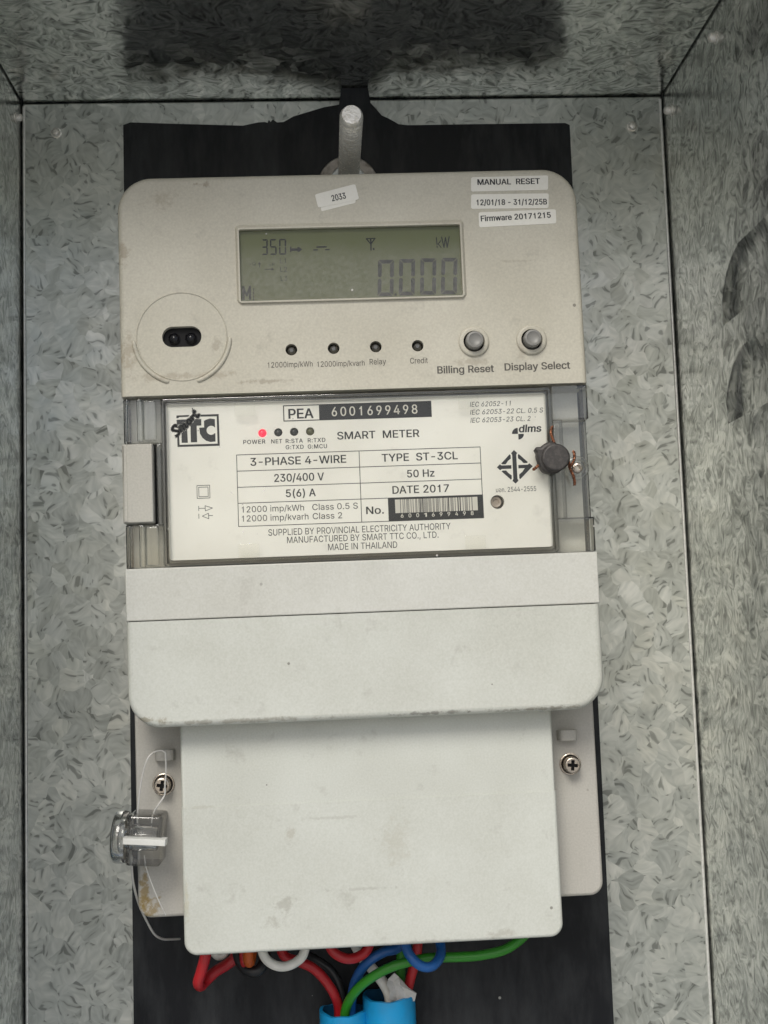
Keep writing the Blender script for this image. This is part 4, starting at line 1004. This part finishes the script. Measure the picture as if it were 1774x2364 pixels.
# ------------------------------------------------------------------ nameplate window
WN = -0.0038
npl = lrect((383.6, 934), (1260, 906), (1277, 1261), (391, 1295), WN)
q = M()
hole = mu(1149, 1158.7, WN)
SN = mscale(887, 1100, WN)
NL = [mu(*c, WN) for c in ((606, 999.8), (642.8, 998), (679.4, 996.8), (716.3, 995.7))]
q.prism(rrect(*npl, 0.0013, 5), WN - 0.0035, WN, 0.0, holes=[(circle(*hole, 16 * SN, 28), None)] + [(circle(*c, 9.6 * SN, 20), None) for c in NL])
plate = q.build('nameplate', WHITE, meter, smooth=False)
q = M()
q.lathe(hole[0] - 2 * SN, hole[1] + 1 * SN, [(13 * SN, WN - 0.005), (13 * SN, WN - 0.0018), (12 * SN, WN - 0.0014), (7 * SN, WN - 0.0016), (6 * SN, WN - 0.0021), (1 * SN, WN - 0.0021)], 24)
q.build('peg', m_plastic('peg_plastic', (0.42, 0.36, 0.30), 0.3, 0.2, 1.0), plate)
for c, m_ in zip(NL, (REDL, OFFL, OFFL, GRNL)):
    q = M(); q.lathe(*c, [(9.3 * SN, WN - 0.003), (9.0 * SN, WN - 0.0008), (7 * SN, WN - 0.0002), (3 * SN, WN + 0.0002)], 20)
    ld = q.build('status_lamp', m_, plate)
    if m_ is REDL: ld['label'] = 'lit red power lamp'
WT = WN + 0.00006
ink = M()
B = 0.013
def T(tx, a, b2, cp, bold=0.0, **k): text(ink, tx, a, b2, cp, WT, bold, **k)
T('PEA', (666.4, 966.5), (724.5, 965), 22.5, 0.02)
for tx, a, b2 in (('POWER', (562, 1025), (613, 1024)), ('NET', (626.6, 1023.4), (652, 1023)), ('R:STA', (660, 1022.8), (699.5, 1021.5)), ('R:TXD', (711, 1021), (751.7, 1020)), ('G:TXD', (660, 1037), (701.5, 1036)), ('G:MCU', (711, 1035.5), (755.5, 1034.5))):
    T(tx, a, b2, 9.3, 0.012, space=1.1)
T('SMART  METER', (779, 1014), (969, 1008.8), 17.3, B)
T('IEC 62052-11', (1085.5, 939), (1180.7, 936), 11, 0, shear=0.2)
T('IEC 62053-22 CL. 0.5 S', (1086, 957.3), (1255, 951.6), 11, 0, shear=0.2)
T('IEC 62053-23 CL. 2', (1086.7, 976), (1226, 971), 11, 0, shear=0.2)
T('มอก. 2544-2555', (1146, 1136), (1238.7, 1133.5), 11, 0.0)
T('3-PHASE 4-WIRE', (578.4, 1075.4), (800, 1067.8), 18, B)
T('TYPE  ST-3CL', (882, 1065), (1057.6, 1060.6), 17.5, B)
T('230/400 V', (633.6, 1112), (748.7, 1109), 17.8, B)
T('50 Hz', (940.5, 1101.6), (1003.9, 1100.5), 17, B)
T('5(6) A', (660.5, 1147.4), (729.6, 1145.5), 17.5, B)
T('DATE 2017', (906.7, 1139.4), (1037.6, 1136), 17.5, B)
T('12000 imp/kWh', (558.7, 1182), (702.4, 1179.5), 13.8)
T('Class 0.5 S', (721.6, 1177.8), (826.7, 1174), 13.8)
T('12000 imp/kvarh', (559, 1203), (712.7, 1200.2), 13.8)
T('Class 2', (722.5, 1198.5), (790.6, 1196.5), 13.8)
T('No.', (846, 1186.8), (887, 1185.6), 17, B)
T('SUPPLIED BY PROVINCIAL ELECTRICITY AUTHORITY', (620, 1236), (1041, 1222.5), 14.8)
T('MANUFACTURED BY SMART TTC CO., LTD.', (663.4, 1253.5), (1013, 1241.8), 14.5)
T('MADE IN THAILAND', (758, 1270.7), (917.8, 1264.3), 14.8)
# safety class square and the two one-way marks
def P_(x, y): return mu(x, y, WT)
def zl5(x, y): return (x / 3.388 + 270, y / 3.388 + 890)
def rect_line(tl, br, wid):
    (x0, y1), (x1, y0) = P_(*tl), P_(*br)
    ink.stroke([(x0, y0), (x1, y0), (x1, y1), (x0, y1)], wid * SN, WT, True)
rect_line((454.8, 1121), (485, 1149.5), 1.2)
rect_line((459, 1125), (481, 1146), 1.2)
def sl(pts, wid=1.2, close=False): ink.stroke([P_(*zl5(*q)) for q in pts], wid * SN, WT, close)
sl([(640, 944), (641, 980)]); sl([(640, 961), (690, 960)]); sl([(690, 940), (692, 981), (748, 958)], close=True)
sl([(641, 1004), (642, 1040)]); sl([(668, 1022), (716, 999), (719, 1042)], close=True); sl([(718, 1018), (750, 1016)])
# table
tb = [P_(546.6, 1050), P_(1108.7, 1032), P_(1117, 1195.5), P_(551, 1215.6)]
tx0, tx1 = (tb[0][0] + tb[3][0]) / 2, (tb[1][0] + tb[2][0]) / 2
ty1, ty0 = (tb[0][1] + tb[1][1]) / 2, (tb[2][1] + tb[3][1]) / 2
txm = (P_(829, 1041.8)[0] + P_(836, 1204.5)[0]) / 2
rows = [(P_(547, a)[1] + P_(1110, b2)[1]) / 2 for a, b2 in ((1087, 1069.5), (1124.6, 1106.4), (1161.5, 1143))]
LWd = 1.5 * SN
for y in [ty0, ty1] + rows: ink.stroke([(tx0, y), (tx1, y)], LWd, WT)
for x in (tx0, txm, tx1): ink.stroke([(x, ty0), (x, ty1)], LWd, WT)
# PEA frame and the black number field
pe = lrect((654.6, 937), (995, 926), (996.3, 962), (656, 971), WT)
xm = P_(737, 950)[0]
ink.stroke([(pe[0], pe[1]), (pe[2], pe[1]), (pe[2], pe[3]), (pe[0], pe[3])], 2.2 * SN, WT, True)
ink.flat(rrect(xm, pe[1], pe[2], pe[3]), WT + 0.00001)
# dlms mark
text(ink, 'dlms', (1198.5, 998), (1251, 996.3), 16.5, WT, 0.028, shear=0.12)
qc = P_(1196.5, 1001.3)
def sector(cxy, r, a0, a1): return [cxy] + [(cxy[0] + r * math.cos(rad(a0 + (a1 - a0) * k / 8)), cxy[1] + r * math.sin(rad(a0 + (a1 - a0) * k / 8))) for k in range(9)]
ink.flat(sector(qc, 14 * SN, 90, 180), WT)
ink.flat(sector((qc[0] + 0.6 * SN, qc[1] - 0.4 * SN), 13 * SN, 270, 360), WT)
ink.build('lettering', INK, plate, smooth=False)
q = M()
text(q, '6001699498', (766.5, 960.7), (964.6, 954.6), 21, WT + 0.00006, 0.012, space=1.25)
q.build('number_lettering', INKW, plate, smooth=False)
# diamond standards mark
q = M()
dc = [P_(1187.4, 1039), P_(1190.9, 1116.4), P_(1147.7, 1078.7), P_(1230.5, 1076.3)]
dx0, dy0 = sum(p_[0] for p_ in dc) / 4, sum(p_[1] for p_ in dc) / 4
dA, dB = (dc[3][0] - dc[2][0]) / 2, (dc[0][1] - dc[1][1]) / 2
for P0 in ([(0, 1), (-.17, .82), (-.115, .72), (-.115, -.72), (-.17, -.83), (0, -1), (.17, -.83), (.115, -.72), (.115, .72), (.17, .82)],
           [(-1, 0), (-.82, -.18), (-.74, -.105), (-.19, -.105), (-.19, .105), (-.74, .105), (-.82, .18)],
           [(.2, .1), (.2, -.1), (.55, -.1), (.42, -.3), (.22, -.47), (.22, -.68), (.26, -.76), (1, 0), (.82, .18), (.74, .1)],
           [(-.25, .76), (-.2, .7), (-.2, .5), (-.36, .37), (-.5, .17), (-.68, .17), (-.75, .22)],
           [(.25, .76), (.74, .26), (.69, .2), (.5, .2), (.36, .37), (.2, .5), (.2, .7)],
           [(-.25, -.76), (-.2, -.7), (-.2, -.5), (-.36, -.37), (-.5, -.2), (-.68, -.2), (-.75, -.25)]):
    L = [(dx0 + a * dA, dy0 + b2 * dB) for a, b2 in P0]
    if sum(a[0] * b2[1] - b2[0] * a[1] for a, b2 in zip(L, L[1:] + L[:1])) < 0: L.reverse()
    q.flat(L, WT)
q.build('standards_mark', INK, plate, smooth=False)
# maker's emblem
def zl(x, y): return (x / 10.375 + 380, y / 10.375 + 920)
q = M()
def lp(pts, mb=q, dw=0.0): poly_px(mb, [zl(*p_) for p_ in pts], WT + dw)
lp([(285, 405), (592, 392), (578, 435), (345, 445), (335, 465), (287, 472)])
lp([(858, 385), (1298, 370), (1325, 1130), (312, 1160), (302, 900), (352, 880), (362, 1108), (1272, 1080), (1250, 425), (862, 432)])
lp([(290, 508), (530, 500), (560, 1058), (412, 1060), (402, 660), (295, 665)])
lp([(640, 520), (700, 490), (878, 490), (882, 645), (770, 650), (782, 1045), (632, 1050), (622, 655), (600, 655)])
C_ = [(945, 535), (1000, 505), (1090, 478), (1205, 492), (1212, 690)]
for k in range(13):
    a = rad(40 + (320 - 40) * k / 12)
    C_.append((1118 + 112 * math.cos(a), 760 - 110 * math.sin(a)))
C_ += [(1218, 830), (1222, 1028), (1100, 1040), (1000, 1010), (910, 940), (850, 840), (832, 700), (950, 692)]
lp(C_)
q.build('emblem', INK, plate, smooth=False)
strokes = [[(275, 690), (278, 645), (235, 650), (190, 715), (195, 755), (250, 770), (315, 778), (350, 805), (342, 850), (300, 890), (262, 905)],
           [(335, 655), (398, 795), (372, 690), (410, 650), (475, 750), (442, 650), (478, 605), (520, 690), (560, 655)],
           [(612, 525), (575, 500), (548, 560), (575, 612), (625, 585), (632, 520), (660, 560)],
           [(612, 420), (690, 505), (660, 450), (695, 395), (722, 425)],
           [(668, 235), (770, 435), (812, 425), (826, 360)], [(680, 350), (750, 285)]]
q1, q2 = M(), M()
for s_ in strokes:
    sm_ = catmull([(a, b2, 0) for a, b2 in s_], 4)
    L = [mu(*zl(p_.x, p_.y), WT) for p_ in sm_]
    q1.stroke(L, 7.0 * SN, WT + 0.00004)
    q2.stroke(L, 2.3 * SN, WT + 0.00008)
q1.build('script_outline', WHITE, plate, smooth=False)
q2.build('script_lettering', INK, plate, smooth=False)
# barcode
blk, wht = M(), M()
def zb(x, y): return P_(x / 6.64 + 880, y / 6.64 + 1130)
bl_, br_ = zb(112, 300)[0], tx1 + 0.0002
blk.flat(rrect(bl_, ty0 - 0.0001, br_, rows[2] + 0.00012), WT + 0.00002)
wx0, wx1 = zb(218, 260)[0], zb(1482, 215)[0]
wy1 = (zb(218, 155)[1] + zb(1480, 112)[1]) / 2
wy0 = (zb(222, 362)[1] + zb(1485, 320)[1]) / 2
rb = random.Random(5)
x = wx0
wht.flat(rrect(wx0, wy0, zb(296, 260)[0], wy1), WT + 0.00006)
x = zb(304, 260)[0]; xe = zb(1392, 215)[0]
unit = (xe - x) / 135.0
while x < xe:
    g_ = rb.choice((1, 1, 2, 3, 4)) * unit
    wht.flat(rrect(x, wy0, min(x + g_, xe), wy1), WT + 0.00006)
    x += g_ + rb.choice((1, 1, 1, 2)) * unit
wht.flat(rrect(zb(1402, 215)[0], wy0, wx1, wy1), WT + 0.00006)
for i, ch in enumerate('6001699498'):
    xx = 304 + i * 119.4
    yb = 432 - (xx - 304) * 0.038
    text(wht, ch, (xx / 6.64 + 880, yb / 6.64 + 1130), ((xx + 44) / 6.64 + 880, yb / 6.64 + 1130), 9.0, WT + 0.00006, 0.02)
blk.build('barcode', INK, plate, smooth=False)
wht.build('barcode_gaps', INKW, plate, smooth=False)

# clear front of the window: pane, rails, ribbed ends
pane = lrect((372, 922), (1272, 894), (1290, 1274), (380, 1310), -0.001)
q = M()
q.flat(rrect(pane[0] + 0.001, pane[1] + 0.001, pane[2] - 0.001, pane[3] - 0.001), -0.0012)
cover = q.build('window_cover', PANE, meter, smooth=False)
for (a, b2) in (((541, 930), (590, 960)), ((550, 1256), (600, 1288)), ((1058, 913), (1106, 943)), ((1074, 1237), (1123, 1266))):   # moulded pads on the pane
    r_ = pxr(a, b2, -0.001)
    q = M(); q.prism(rrect(*r_, 0.0003, 2), -0.0012, -0.0009, 0.0002, 2)
    q.build('moulded_pad', PANE, cover)
rim = M()
x0, y0, x1, y1 = pane
# frame round the pane: two steps
for (d, w0, w1) in ((0.0, -0.0085, -0.0004), (0.0011, -0.0070, -0.0016)):
    o = rrect(x0 + d, y0 + d, x1 - d, y1 - d, 0.0012, 4)
    i_ = inset(o, 0.00095)
    rim.prism(o, w0, w1, 0.0003, 3, holes=[(i_, None)])
rim.build('pane_rim', RIB, cover, ang=30)
# right end: a stepped clear cap
q = M()
rx0 = pane[2] + 0.0003
RX1 = U1 - 0.0002
ya, yb = V_A - 0.0002, V_B + 0.0003
s_a = (mu(1355, 966)[1]); s_b = mu(1378, 1192)[1]; s_x = mu(1306, 1080)[0]
q.prism(rrect(rx0, s_a, RX1, ya, 0.0005, 3), -0.0085, -0.0006, 0.0006, 3)
q.prism(rrect(rx0, yb, RX1, s_b, 0.0005, 3), -0.0085, -0.0006, 0.0006, 3)
q.prism(rrect(rx0, s_b, s_x, s_a, 0.0, 3), -0.0085, -0.0008, 0.0005, 3)
q.prism(rrect(s_x, s_b, RX1 - 0.0004, s_a, 0.0003, 3), -0.0085, -0.0040, 0.0004, 3)
q.build('end_cap', RIB, cover, ang=30)
bs = mu(1334, 1080, -0.003)
q = M()
q.prism(circle(*bs, 27 * SN, 36), -0.0042, -0.0022, 0.0005, 3, holes=[(circle(*bs, 21 * SN, 32), None)])
q.prism(circle(*bs, 19 * SN, 36), -0.0042, -0.0026, 0.0004, 3, holes=[(circle(*bs, 13.5 * SN, 32), None)])
q.build('screw_boss', RIB, cover, ang=30)
q = M()
q.lathe(bs[0], bs[1], [(12.5 * SN, -0.006), (12.5 * SN, -0.0036), (11 * SN, -0.0030), (7 * SN, -0.0028), (6 * SN, -0.0042), (1 * SN, -0.0042)], 24)
q.build('cover_screw', SCREW, meter)
# left end: ribs
q = M()
lx1 = pane[0] - 0.0003
for (a, b2) in (((928, 1022), 0), ((1210, 1310), 1)):
    yT, yB = mu(281, a[0] if False else (926 if b2 == 0 else 1211))[1] if True else 0, mu(281, 1021 if b2 == 0 else 1311)[1]
    if b2 == 0: yT = V_A - 0.0002
    else: yB = V_B + 0.0003
    xs = [U0 + 0.0002, mu(289, 980)[0], mu(305, 980)[0], mu(323, 980)[0], mu(352, 980)[0], lx1]
    q.prism(rrect(U0 + 0.0003, yB, lx1, yT, 0.0004, 3), -0.0088, -0.0034, 0.0004, 3)
    q.prism(rrect(xs[1], yB + 0.0003, xs[1] + 0.0010, yT - 0.0003, 0.0003, 3), -0.0033, -0.0008, 0.0004, 3)
    q.prism(rrect(xs[3] - 0.0012, yB + 0.0003, xs[3] + 0.0006, yT - 0.0003, 0.0003, 3), -0.0033, -0.0005, 0.0005, 3)
    q.prism(rrect(xs[3] + 0.0009, yB + 0.0008, xs[4] + 0.001, yT - 0.0008, 0.0006, 3), -0.0033, -0.0014, 0.0005, 3)
q.prism(rrect(mu(360, 1100)[0], mu(360, 1211)[1], lx1, mu(360, 1022)[1], 0.0003, 3), -0.0088, -0.0018, 0.0005, 3)
q.build('ribbed_end', RIB, cover, ang=30)
# grey latch
lr = lrect((281, 1025.5), (351.6, 1024.5), (356, 1205.5), (285, 1209), 0.0)
q = M(); q.prism(rrect(lr[0], lr[1], lr[2], lr[3], 0.0003, 3), -0.02, 0.0002, 0.0006, 3, back=False)
q.prism(rrect(lr[0] + 0.0016, lr[1] + 0.0002, lr[2] - 0.0002, lr[3] - 0.0002, 0.0003, 3), -0.001, 0.0004, 0.0002, 2, back=False)
q.build('latch', LATCH, meter)
q = M(); q.prism(rrect(lr[2] - 0.0005, lr[1] - 0.0003, lr[2] + 0.0008, lr[3] + 0.0003), -0.0098, -0.0045)  # solid dark strip painted in as the shade beside the latch
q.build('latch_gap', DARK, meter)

# ------------------------------------------------------------------ lead seal with twisted copper wire
sx, sy = mu(1276, 1056, 0.004)
def tf_m2w(u, v, w): return Vector((MC + CM * u - SM * v, -(DM + w), SM * u + CM * v))
seal = thing('lead_seal', 'dark round lead seal hung on twisted copper wire beside the nameplate', 'lead seal', tf_m2w(sx, sy, 0))
seal.rotation_euler = (0, -MR, 0)
def tf_seal(u, v, w): return Vector((u - sx, -w, v - sy))
q = MB(tf_seal)
rs_ = random.Random(3)
n = 40
rag = []
for k in range(n):
    a = 2 * math.pi * k / n
    r = 35.5 * S0 * (1 + 0.035 * math.sin(3 * a + 1) + 0.03 * math.sin(5 * a) + rs_.uniform(-.008, .008))
    if 140 < math.degrees(a) < 158: r *= 1.17
    rag.append((sx + r * math.cos(a), sy + r * math.sin(a)))
q.prism(rag, 0.0006, 0.0046, 0.0012, 3)
fx, fy = mu(1284, 1056, 0.0056)
rag2 = [(fx + 31.5 * S0 * (1 + 0.02 * math.sin(2 * 2 * math.pi * k / n + .6)) * math.cos(2 * math.pi * k / n), fy + 31.5 * S0 * math.sin(2 * math.pi * k / n)) for k in range(n)]
q.prism(rag2, 0.0040, 0.0062, 0.0008, 3)
q.build('seal_disc', LEAD, seal)
def twist(pts, name='twisted_wire'):
    P = catmull([(*mu(a, b2, c), c) for a, b2, c in pts], 14)
    q = MB(tf_seal)
    L = 0.0
    cum = [0.0]
    for a, b2 in zip(P, P[1:]):
        L += (b2 - a).length; cum.append(L)
    for ph in (0, math.pi):
        H = []
        for i, p_ in enumerate(P):
            t = (P[min(i + 1, len(P) - 1)] - P[max(i - 1, 0)]).normalized()
            n1 = t.cross(Vector((0, 0, 1))); n1 = n1.normalized() if n1.length > .1 else Vector((1, 0, 0))
            n2 = t.cross(n1)
            a = ph + cum[i] / 0.0018 * 2 * math.pi
            H.append(p_ + (n1 * math.cos(a) + n2 * math.sin(a)) * 0.00032)
        q.tube([tuple(h) for h in H], 0.00030, 7)
    q.build(name, COPPER, seal)
twist([(1280, 1022, .003), (1275, 1008, .0028), (1273, 996, .002), (1276, 984, .001)])
twist([(1251, 1072, .003), (1244, 1074, .002), (1236, 1081, .0012), (1231, 1085, .001)])
twist([(1312, 1062, .003), (1318, 1075, .0025), (1326, 1062, .0015), (1327, 1049, .0008), (1325, 1042, -.0005)])
twist([(1312, 1066, .002), (1318, 1085, .0015), (1324, 1098, .001), (1327, 1110, .0008), (1327, 1120, .0002)])

# ------------------------------------------------------------------ clear wire seal at the lower left
WSL = 0.062      # distance of the seal's middle from the back panel
def ws(px, py, w=WSL): return on_w(px, py, w)
c0 = ws(330, 1930)
ps = thing('wire_seal', 'clear plastic wire seal hanging beside the terminal cover on thin wire', 'wire seal', (c0[0], -WSL, c0[1]))
def tf_ps(u, v, w): return Vector((u - c0[0], -(w - WSL), v - c0[1]))
SS = 0.466 / FPX
tiltm = rad(-4)
def tf_psr(u, v, w):            # seal body leans a little
    du, dv = u - c0[0], v - c0[1]
    return Vector((math.cos(tiltm) * du - math.sin(tiltm) * dv, -(w - WSL), math.sin(tiltm) * du + math.cos(tiltm) * dv))
bx0, by1 = ws(299, 1877); bx1, by0 = ws(380, 1990)
q = MB(tf_psr)
q.prism(rrect(bx0, by0, bx1, by1, 0.0012, 4), WSL - 0.008, WSL + 0.008, 0.0012, 3)
cyv = (by0 + by1) / 2
# round end flange: disc with its axis along the seal
def disc_x(mb, xa, xb, r, rnd, n=28):
    prof = [(xa, r - rnd), (xa + rnd * .5, r - rnd * .2), (xa + rnd, r), (xb - rnd, r), (xb - rnd * .4, r - rnd * .2), (xb, r - rnd)]
    vs = []
    for x, rr in prof:
        vs += [(x, cyv + rr * math.cos(2 * math.pi * k / n), WSL + rr * math.sin(2 * math.pi * k / n)) for k in range(n)]
    fs = [(k * n + i, (k + 1) * n + i, (k + 1) * n + (i + 1) % n, k * n + (i + 1) % n) for k in range(len(prof) - 1) for i in range(n)]
    fs += [tuple(range(n)), tuple(reversed(range((len(prof) - 1) * n, len(prof) * n)))]
    mb.add(vs, fs)
fx0_, fx1_ = ws(262, 1930)[0], ws(298, 1930)[0]
disc_x(q, fx0_, fx1_, 0.0093, 0.0015)
q.build('seal_body', CLEAR, ps)
q = MB(tf_psr)
disc_x(q, ws(301, 1930)[0], ws(366, 1930)[0], 0.0046, 0.0006, 20)
disc_x(q, ws(276, 1930)[0], ws(300, 1930)[0], 0.0066, 0.0012, 24)
q.build('rotor', m_pane('rotor_plastic', (0.98, 0.98, 0.985), 1.3, 0.08, 0.04), ps)
q = MB(tf_psr)
va = cyv + 0.0001
q.prism([(ws(296, 1930)[0], va - 0.0008), (ws(392, 1930)[0], va - 0.0010), (ws(392, 1930)[0], va + 0.0012), (ws(296, 1930)[0], va + 0.0014)], WSL + 0.006, WSL + 0.0125, 0.0003, 2)
q.build('handle', m_plastic('handle_clear', (0.72, 0.72, 0.68), 0.2, 0.2, 3.3), ps)
wz = 0.0605
def seal_wire(pts, r):
    q = MB(tf_ps)
    P = catmull([(*ws(a, b2, c), c) for a, b2, c in pts], 10)
    q.tube([tuple(p_) for p_ in P], r, 7)
    q.build('wire', WIREM, ps)
seal_wire([(317, 1900, .062), (318, 1872, .0635), (323, 1825, .0635), (331, 1780, .0635), (341, 1752, .0635), (355, 1737, .0625), (372, 1733, .0615), (382, 1738, .061)], 0.00030)
seal_wire([(382, 1738, .061), (383, 1760, .0608), (383, 1786, .0605), (381, 1815, .0606), (380, 1836, .061), (366, 1858, .062), (354, 1878, .062), (350, 1900, .062)], 0.00030)
seal_wire([(303, 1975, .062), (304, 2000, .060), (308, 2040, .056), (320, 2085, .05), (338, 2125, .045), (356, 2156, .04), (374, 2168, .036), (395, 2169, .032), (415, 2168, .028)], 0.00045)
seal_wire([(333, 1975, .062), (338, 2005, .0625), (352, 2045, .0625), (369, 2085, .062), (383, 2113, .061)], 0.00022)

# ------------------------------------------------------------------ blue conduits
def conduit(pxc, pytop, r, wax, label, lean):
    x, z = on_w(pxc, pytop, wax)
    o = thing('conduit_pipe', label, 'conduit', (x, -wax, ZB + 0.002), 'blue conduits below the meter')
    H = z - (ZB + 0.002)
    n = 36
    def R3(rr, zz, jag=0.0):
        return [(rr * math.cos(2 * math.pi * k / n) + lean * zz, zz + jag * (0.00045 * math.sin(2.0 * k / n * 6.28 + 1) + 0.0002 * math.sin(7 * k / n * 6.28 + pxc)), rr * math.sin(2 * math.pi * k / n)) for k in range(n)]
    q = MB(tf_world)
    q.ring(list(reversed(R3(r, 0))), list(reversed(R3(r, H, 1))))
    q.ring(list(reversed(R3(r, H, 1))), list(reversed(R3(r - 0.0013, H + 0.0001, 1))))
    pb = q.build('pipe_wall', PIPE, o, ang=30)
    q = MB(tf_world)
    q.ring(list(reversed(R3(r - 0.0013, H + 0.0001, 1))), list(reversed(R3(r - 0.0013, 0))))
    q.build('pipe_inside', PIPEIN, o, ang=30)
    return o, x, z, r
P1 = conduit(800, 2331, 0.00955, 0.0235, 'shorter blue conduit, left of the two, with green and red wires entering it', -0.004)
P2 = conduit(911.5, 2296, 0.0102, 0.0240, 'taller blue conduit, right of the two, with white wrapping in its mouth', -0.010)

# ------------------------------------------------------------------ wires below the terminal cover
def wire(name, label, mat, pts, r):
    P = catmull([(*on_w(a, b2, c), c) for a, b2, c in pts], 10)
    o0 = P[0].copy()
    base = Vector((o0.x, -o0.z, o0.y))
    q = MB(lambda u, v, w: Vector((u, -w, v)) - base)
    q.tube([tuple(p_) for p_ in P], r, 14)
    o = q.build(name, mat)
    o.location = base
    return tag(o, label, 'wire', 'wires below the terminal cover')
wire('insulated_wire', 'red wire folded in a sharp bend at the far left under the cover', W_RED, [(482, 2150, .040), (476, 2200, .041), (466, 2240, .041), (458, 2268, .040), (464, 2276, .037), (478, 2262, .034), (500, 2242, .032), (526, 2226, .030), (545, 2205, .030), (552, 2150, .030)], 0.0021)
wire('insulated_wire', 'short white wire end just right of the folded red wire', W_WHITE, [(494, 2150, .028), (494, 2190, .028), (505, 2206, .028), (520, 2195, .028), (526, 2150, .028)], 0.0019)
wire('insulated_wire', 'black wire loop left of the white loop', W_BLACK, [(546, 2150, .030), (549, 2200, .032), (560, 2230, .034), (580, 2243, .036), (600, 2238, .036), (612, 2210, .034), (614, 2150, .032)], 0.0021)
wire('insulated_wire', 'orange wire end showing above the black loop', W_ORANGE, [(574, 2150, .041), (574, 2190, .041), (574, 2214, .040), (577, 2220, .037), (582, 2190, .034), (582, 2150, .034)], 0.0021)
wire('insulated_wire', 'thin red wire end beside the orange one', W_RED, [(559, 2150, .037), (560, 2200, .038), (562, 2222, .037), (566, 2222, .034), (566, 2150, .033)], 0.0012)
wire('insulated_wire', 'white wire hanging in a wide loop below the cover', W_WHITE, [(600, 2150, .044), (604, 2190, .046), (616, 2216, .047), (638, 2230, .047), (662, 2231, .046), (686, 2220, .045), (702, 2200, .044), (710, 2150, .042)], 0.00175)
wire('insulated_wire', 'red wire curving from under the white loop into the left conduit', W_RED, [(640, 2150, .030), (655, 2205, .031), (690, 2220, .031), (722, 2235, .031), (750, 2262, .030), (770, 2292, .028), (781, 2320, .025), (783, 2350, .0235), (783, 2400, .0235)], 0.0019)
wire('insulated_wire', 'black wire arching behind the red one towards the left conduit', W_BLACK, [(690, 2150, .022), (705, 2200, .023), (735, 2220, .024), (762, 2240, .024), (780, 2268, .024), (790, 2300, .0235), (794, 2350, .0225), (794, 2400, .0225)], 0.0019)
wire('insulated_wire', 'red wire hanging in a loop beside the white loop', W_RED, [(752, 2140, .038), (760, 2180, .041), (776, 2203, .042), (803, 2214, .042), (830, 2208, .041), (850, 2188, .040), (856, 2140, .038)], 0.0019)
wire('insulated_wire', 'blue wire sweeping down into the left conduit', W_BLUE, [(950, 2140, .034), (920, 2187, .036), (888, 2198, .037), (858, 2215, .037), (834, 2240, .034), (819, 2272, .030), (812, 2310, .026), (811, 2350, .024), (811, 2400, .024)], 0.0019)
wire('insulated_wire', 'green wire running from the right under the cover into the left conduit', W_GREEN, [(1235, 2130, .040), (1205, 2166, .042), (1165, 2193, .043), (1110, 2206, .043), (1053, 2210, .042), (985, 2213, .041), (912, 2230, .041), (860, 2256, .039), (822, 2288, .034), (800, 2326, .0275), (796, 2362, .0255), (796, 2400, .025)], 0.00185)
wire('insulated_wire', 'blue wire hanging in a round loop over the green wire', W_BLUE, [(932, 2130, .044), (938, 2185, .048), (952, 2213, .050), (974, 2231, .050), (998, 2231, .049), (1015, 2212, .046), (1018, 2185, .042), (1005, 2130, .038)], 0.00185)
wire('insulated_wire', 'red wire rising from the right conduit behind the blue loop', W_RED, [(967, 2120, .030), (964, 2190, .029), (956, 2230, .028), (946, 2268, .026), (938, 2310, .025), (936, 2400, .025)], 0.0019)
wire('insulated_wire', 'dark green wire rising from the right conduit', W_GREEN, [(925, 2120, .022), (926, 2200, .022), (925, 2250, .0215), (922, 2310, .021), (921, 2400, .021)], 0.0019)
wire('insulated_wire', 'white wire rising from the right conduit behind the blue and green wires', W_WHITE, [(820, 2180, .026), (838, 2212, .027), (862, 2240, .028), (884, 2268, .028), (898, 2296, .027), (902, 2330, .026), (902, 2400, .026)], 0.0021)
# crumpled white wrapping in the mouth of the right conduit
q = MB(tf_world)
rows_ = [[(896, 2262, .033), (911, 2247, .034), (920, 2255, .032), (930, 2266, .030)], [(893, 2275, .034), (908, 2268, .031), (925, 2275, .033), (944, 2282, .030)], [(900, 2288, .033), (915, 2290, .030), (935, 2290, .032), (962, 2294, .029)], [(900, 2310, .031), (917, 2312, .029), (938, 2312, .031), (958, 2312, .028)]]
vs = [(*on_w(a, b2, c), c) for r0 in rows_ for a, b2, c in r0]
fs = [(j * 4 + i, (j + 1) * 4 + i, (j + 1) * 4 + i + 1, j * 4 + i + 1) for j in range(3) for i in range(3)]
back_ = [(a, b2, c - 0.0007) for a, b2, c in vs]
q.add(vs, fs); q.add(back_, [tuple(reversed(f)) for f in fs])
tag(q.build('cable_wrapping', m_plastic('wrapping', (0.55, 0.54, 0.52), 0.35, 0.6, 1.1), smooth=False), 'crumpled whitish wrapping sticking out of the right conduit', 'wrapping')
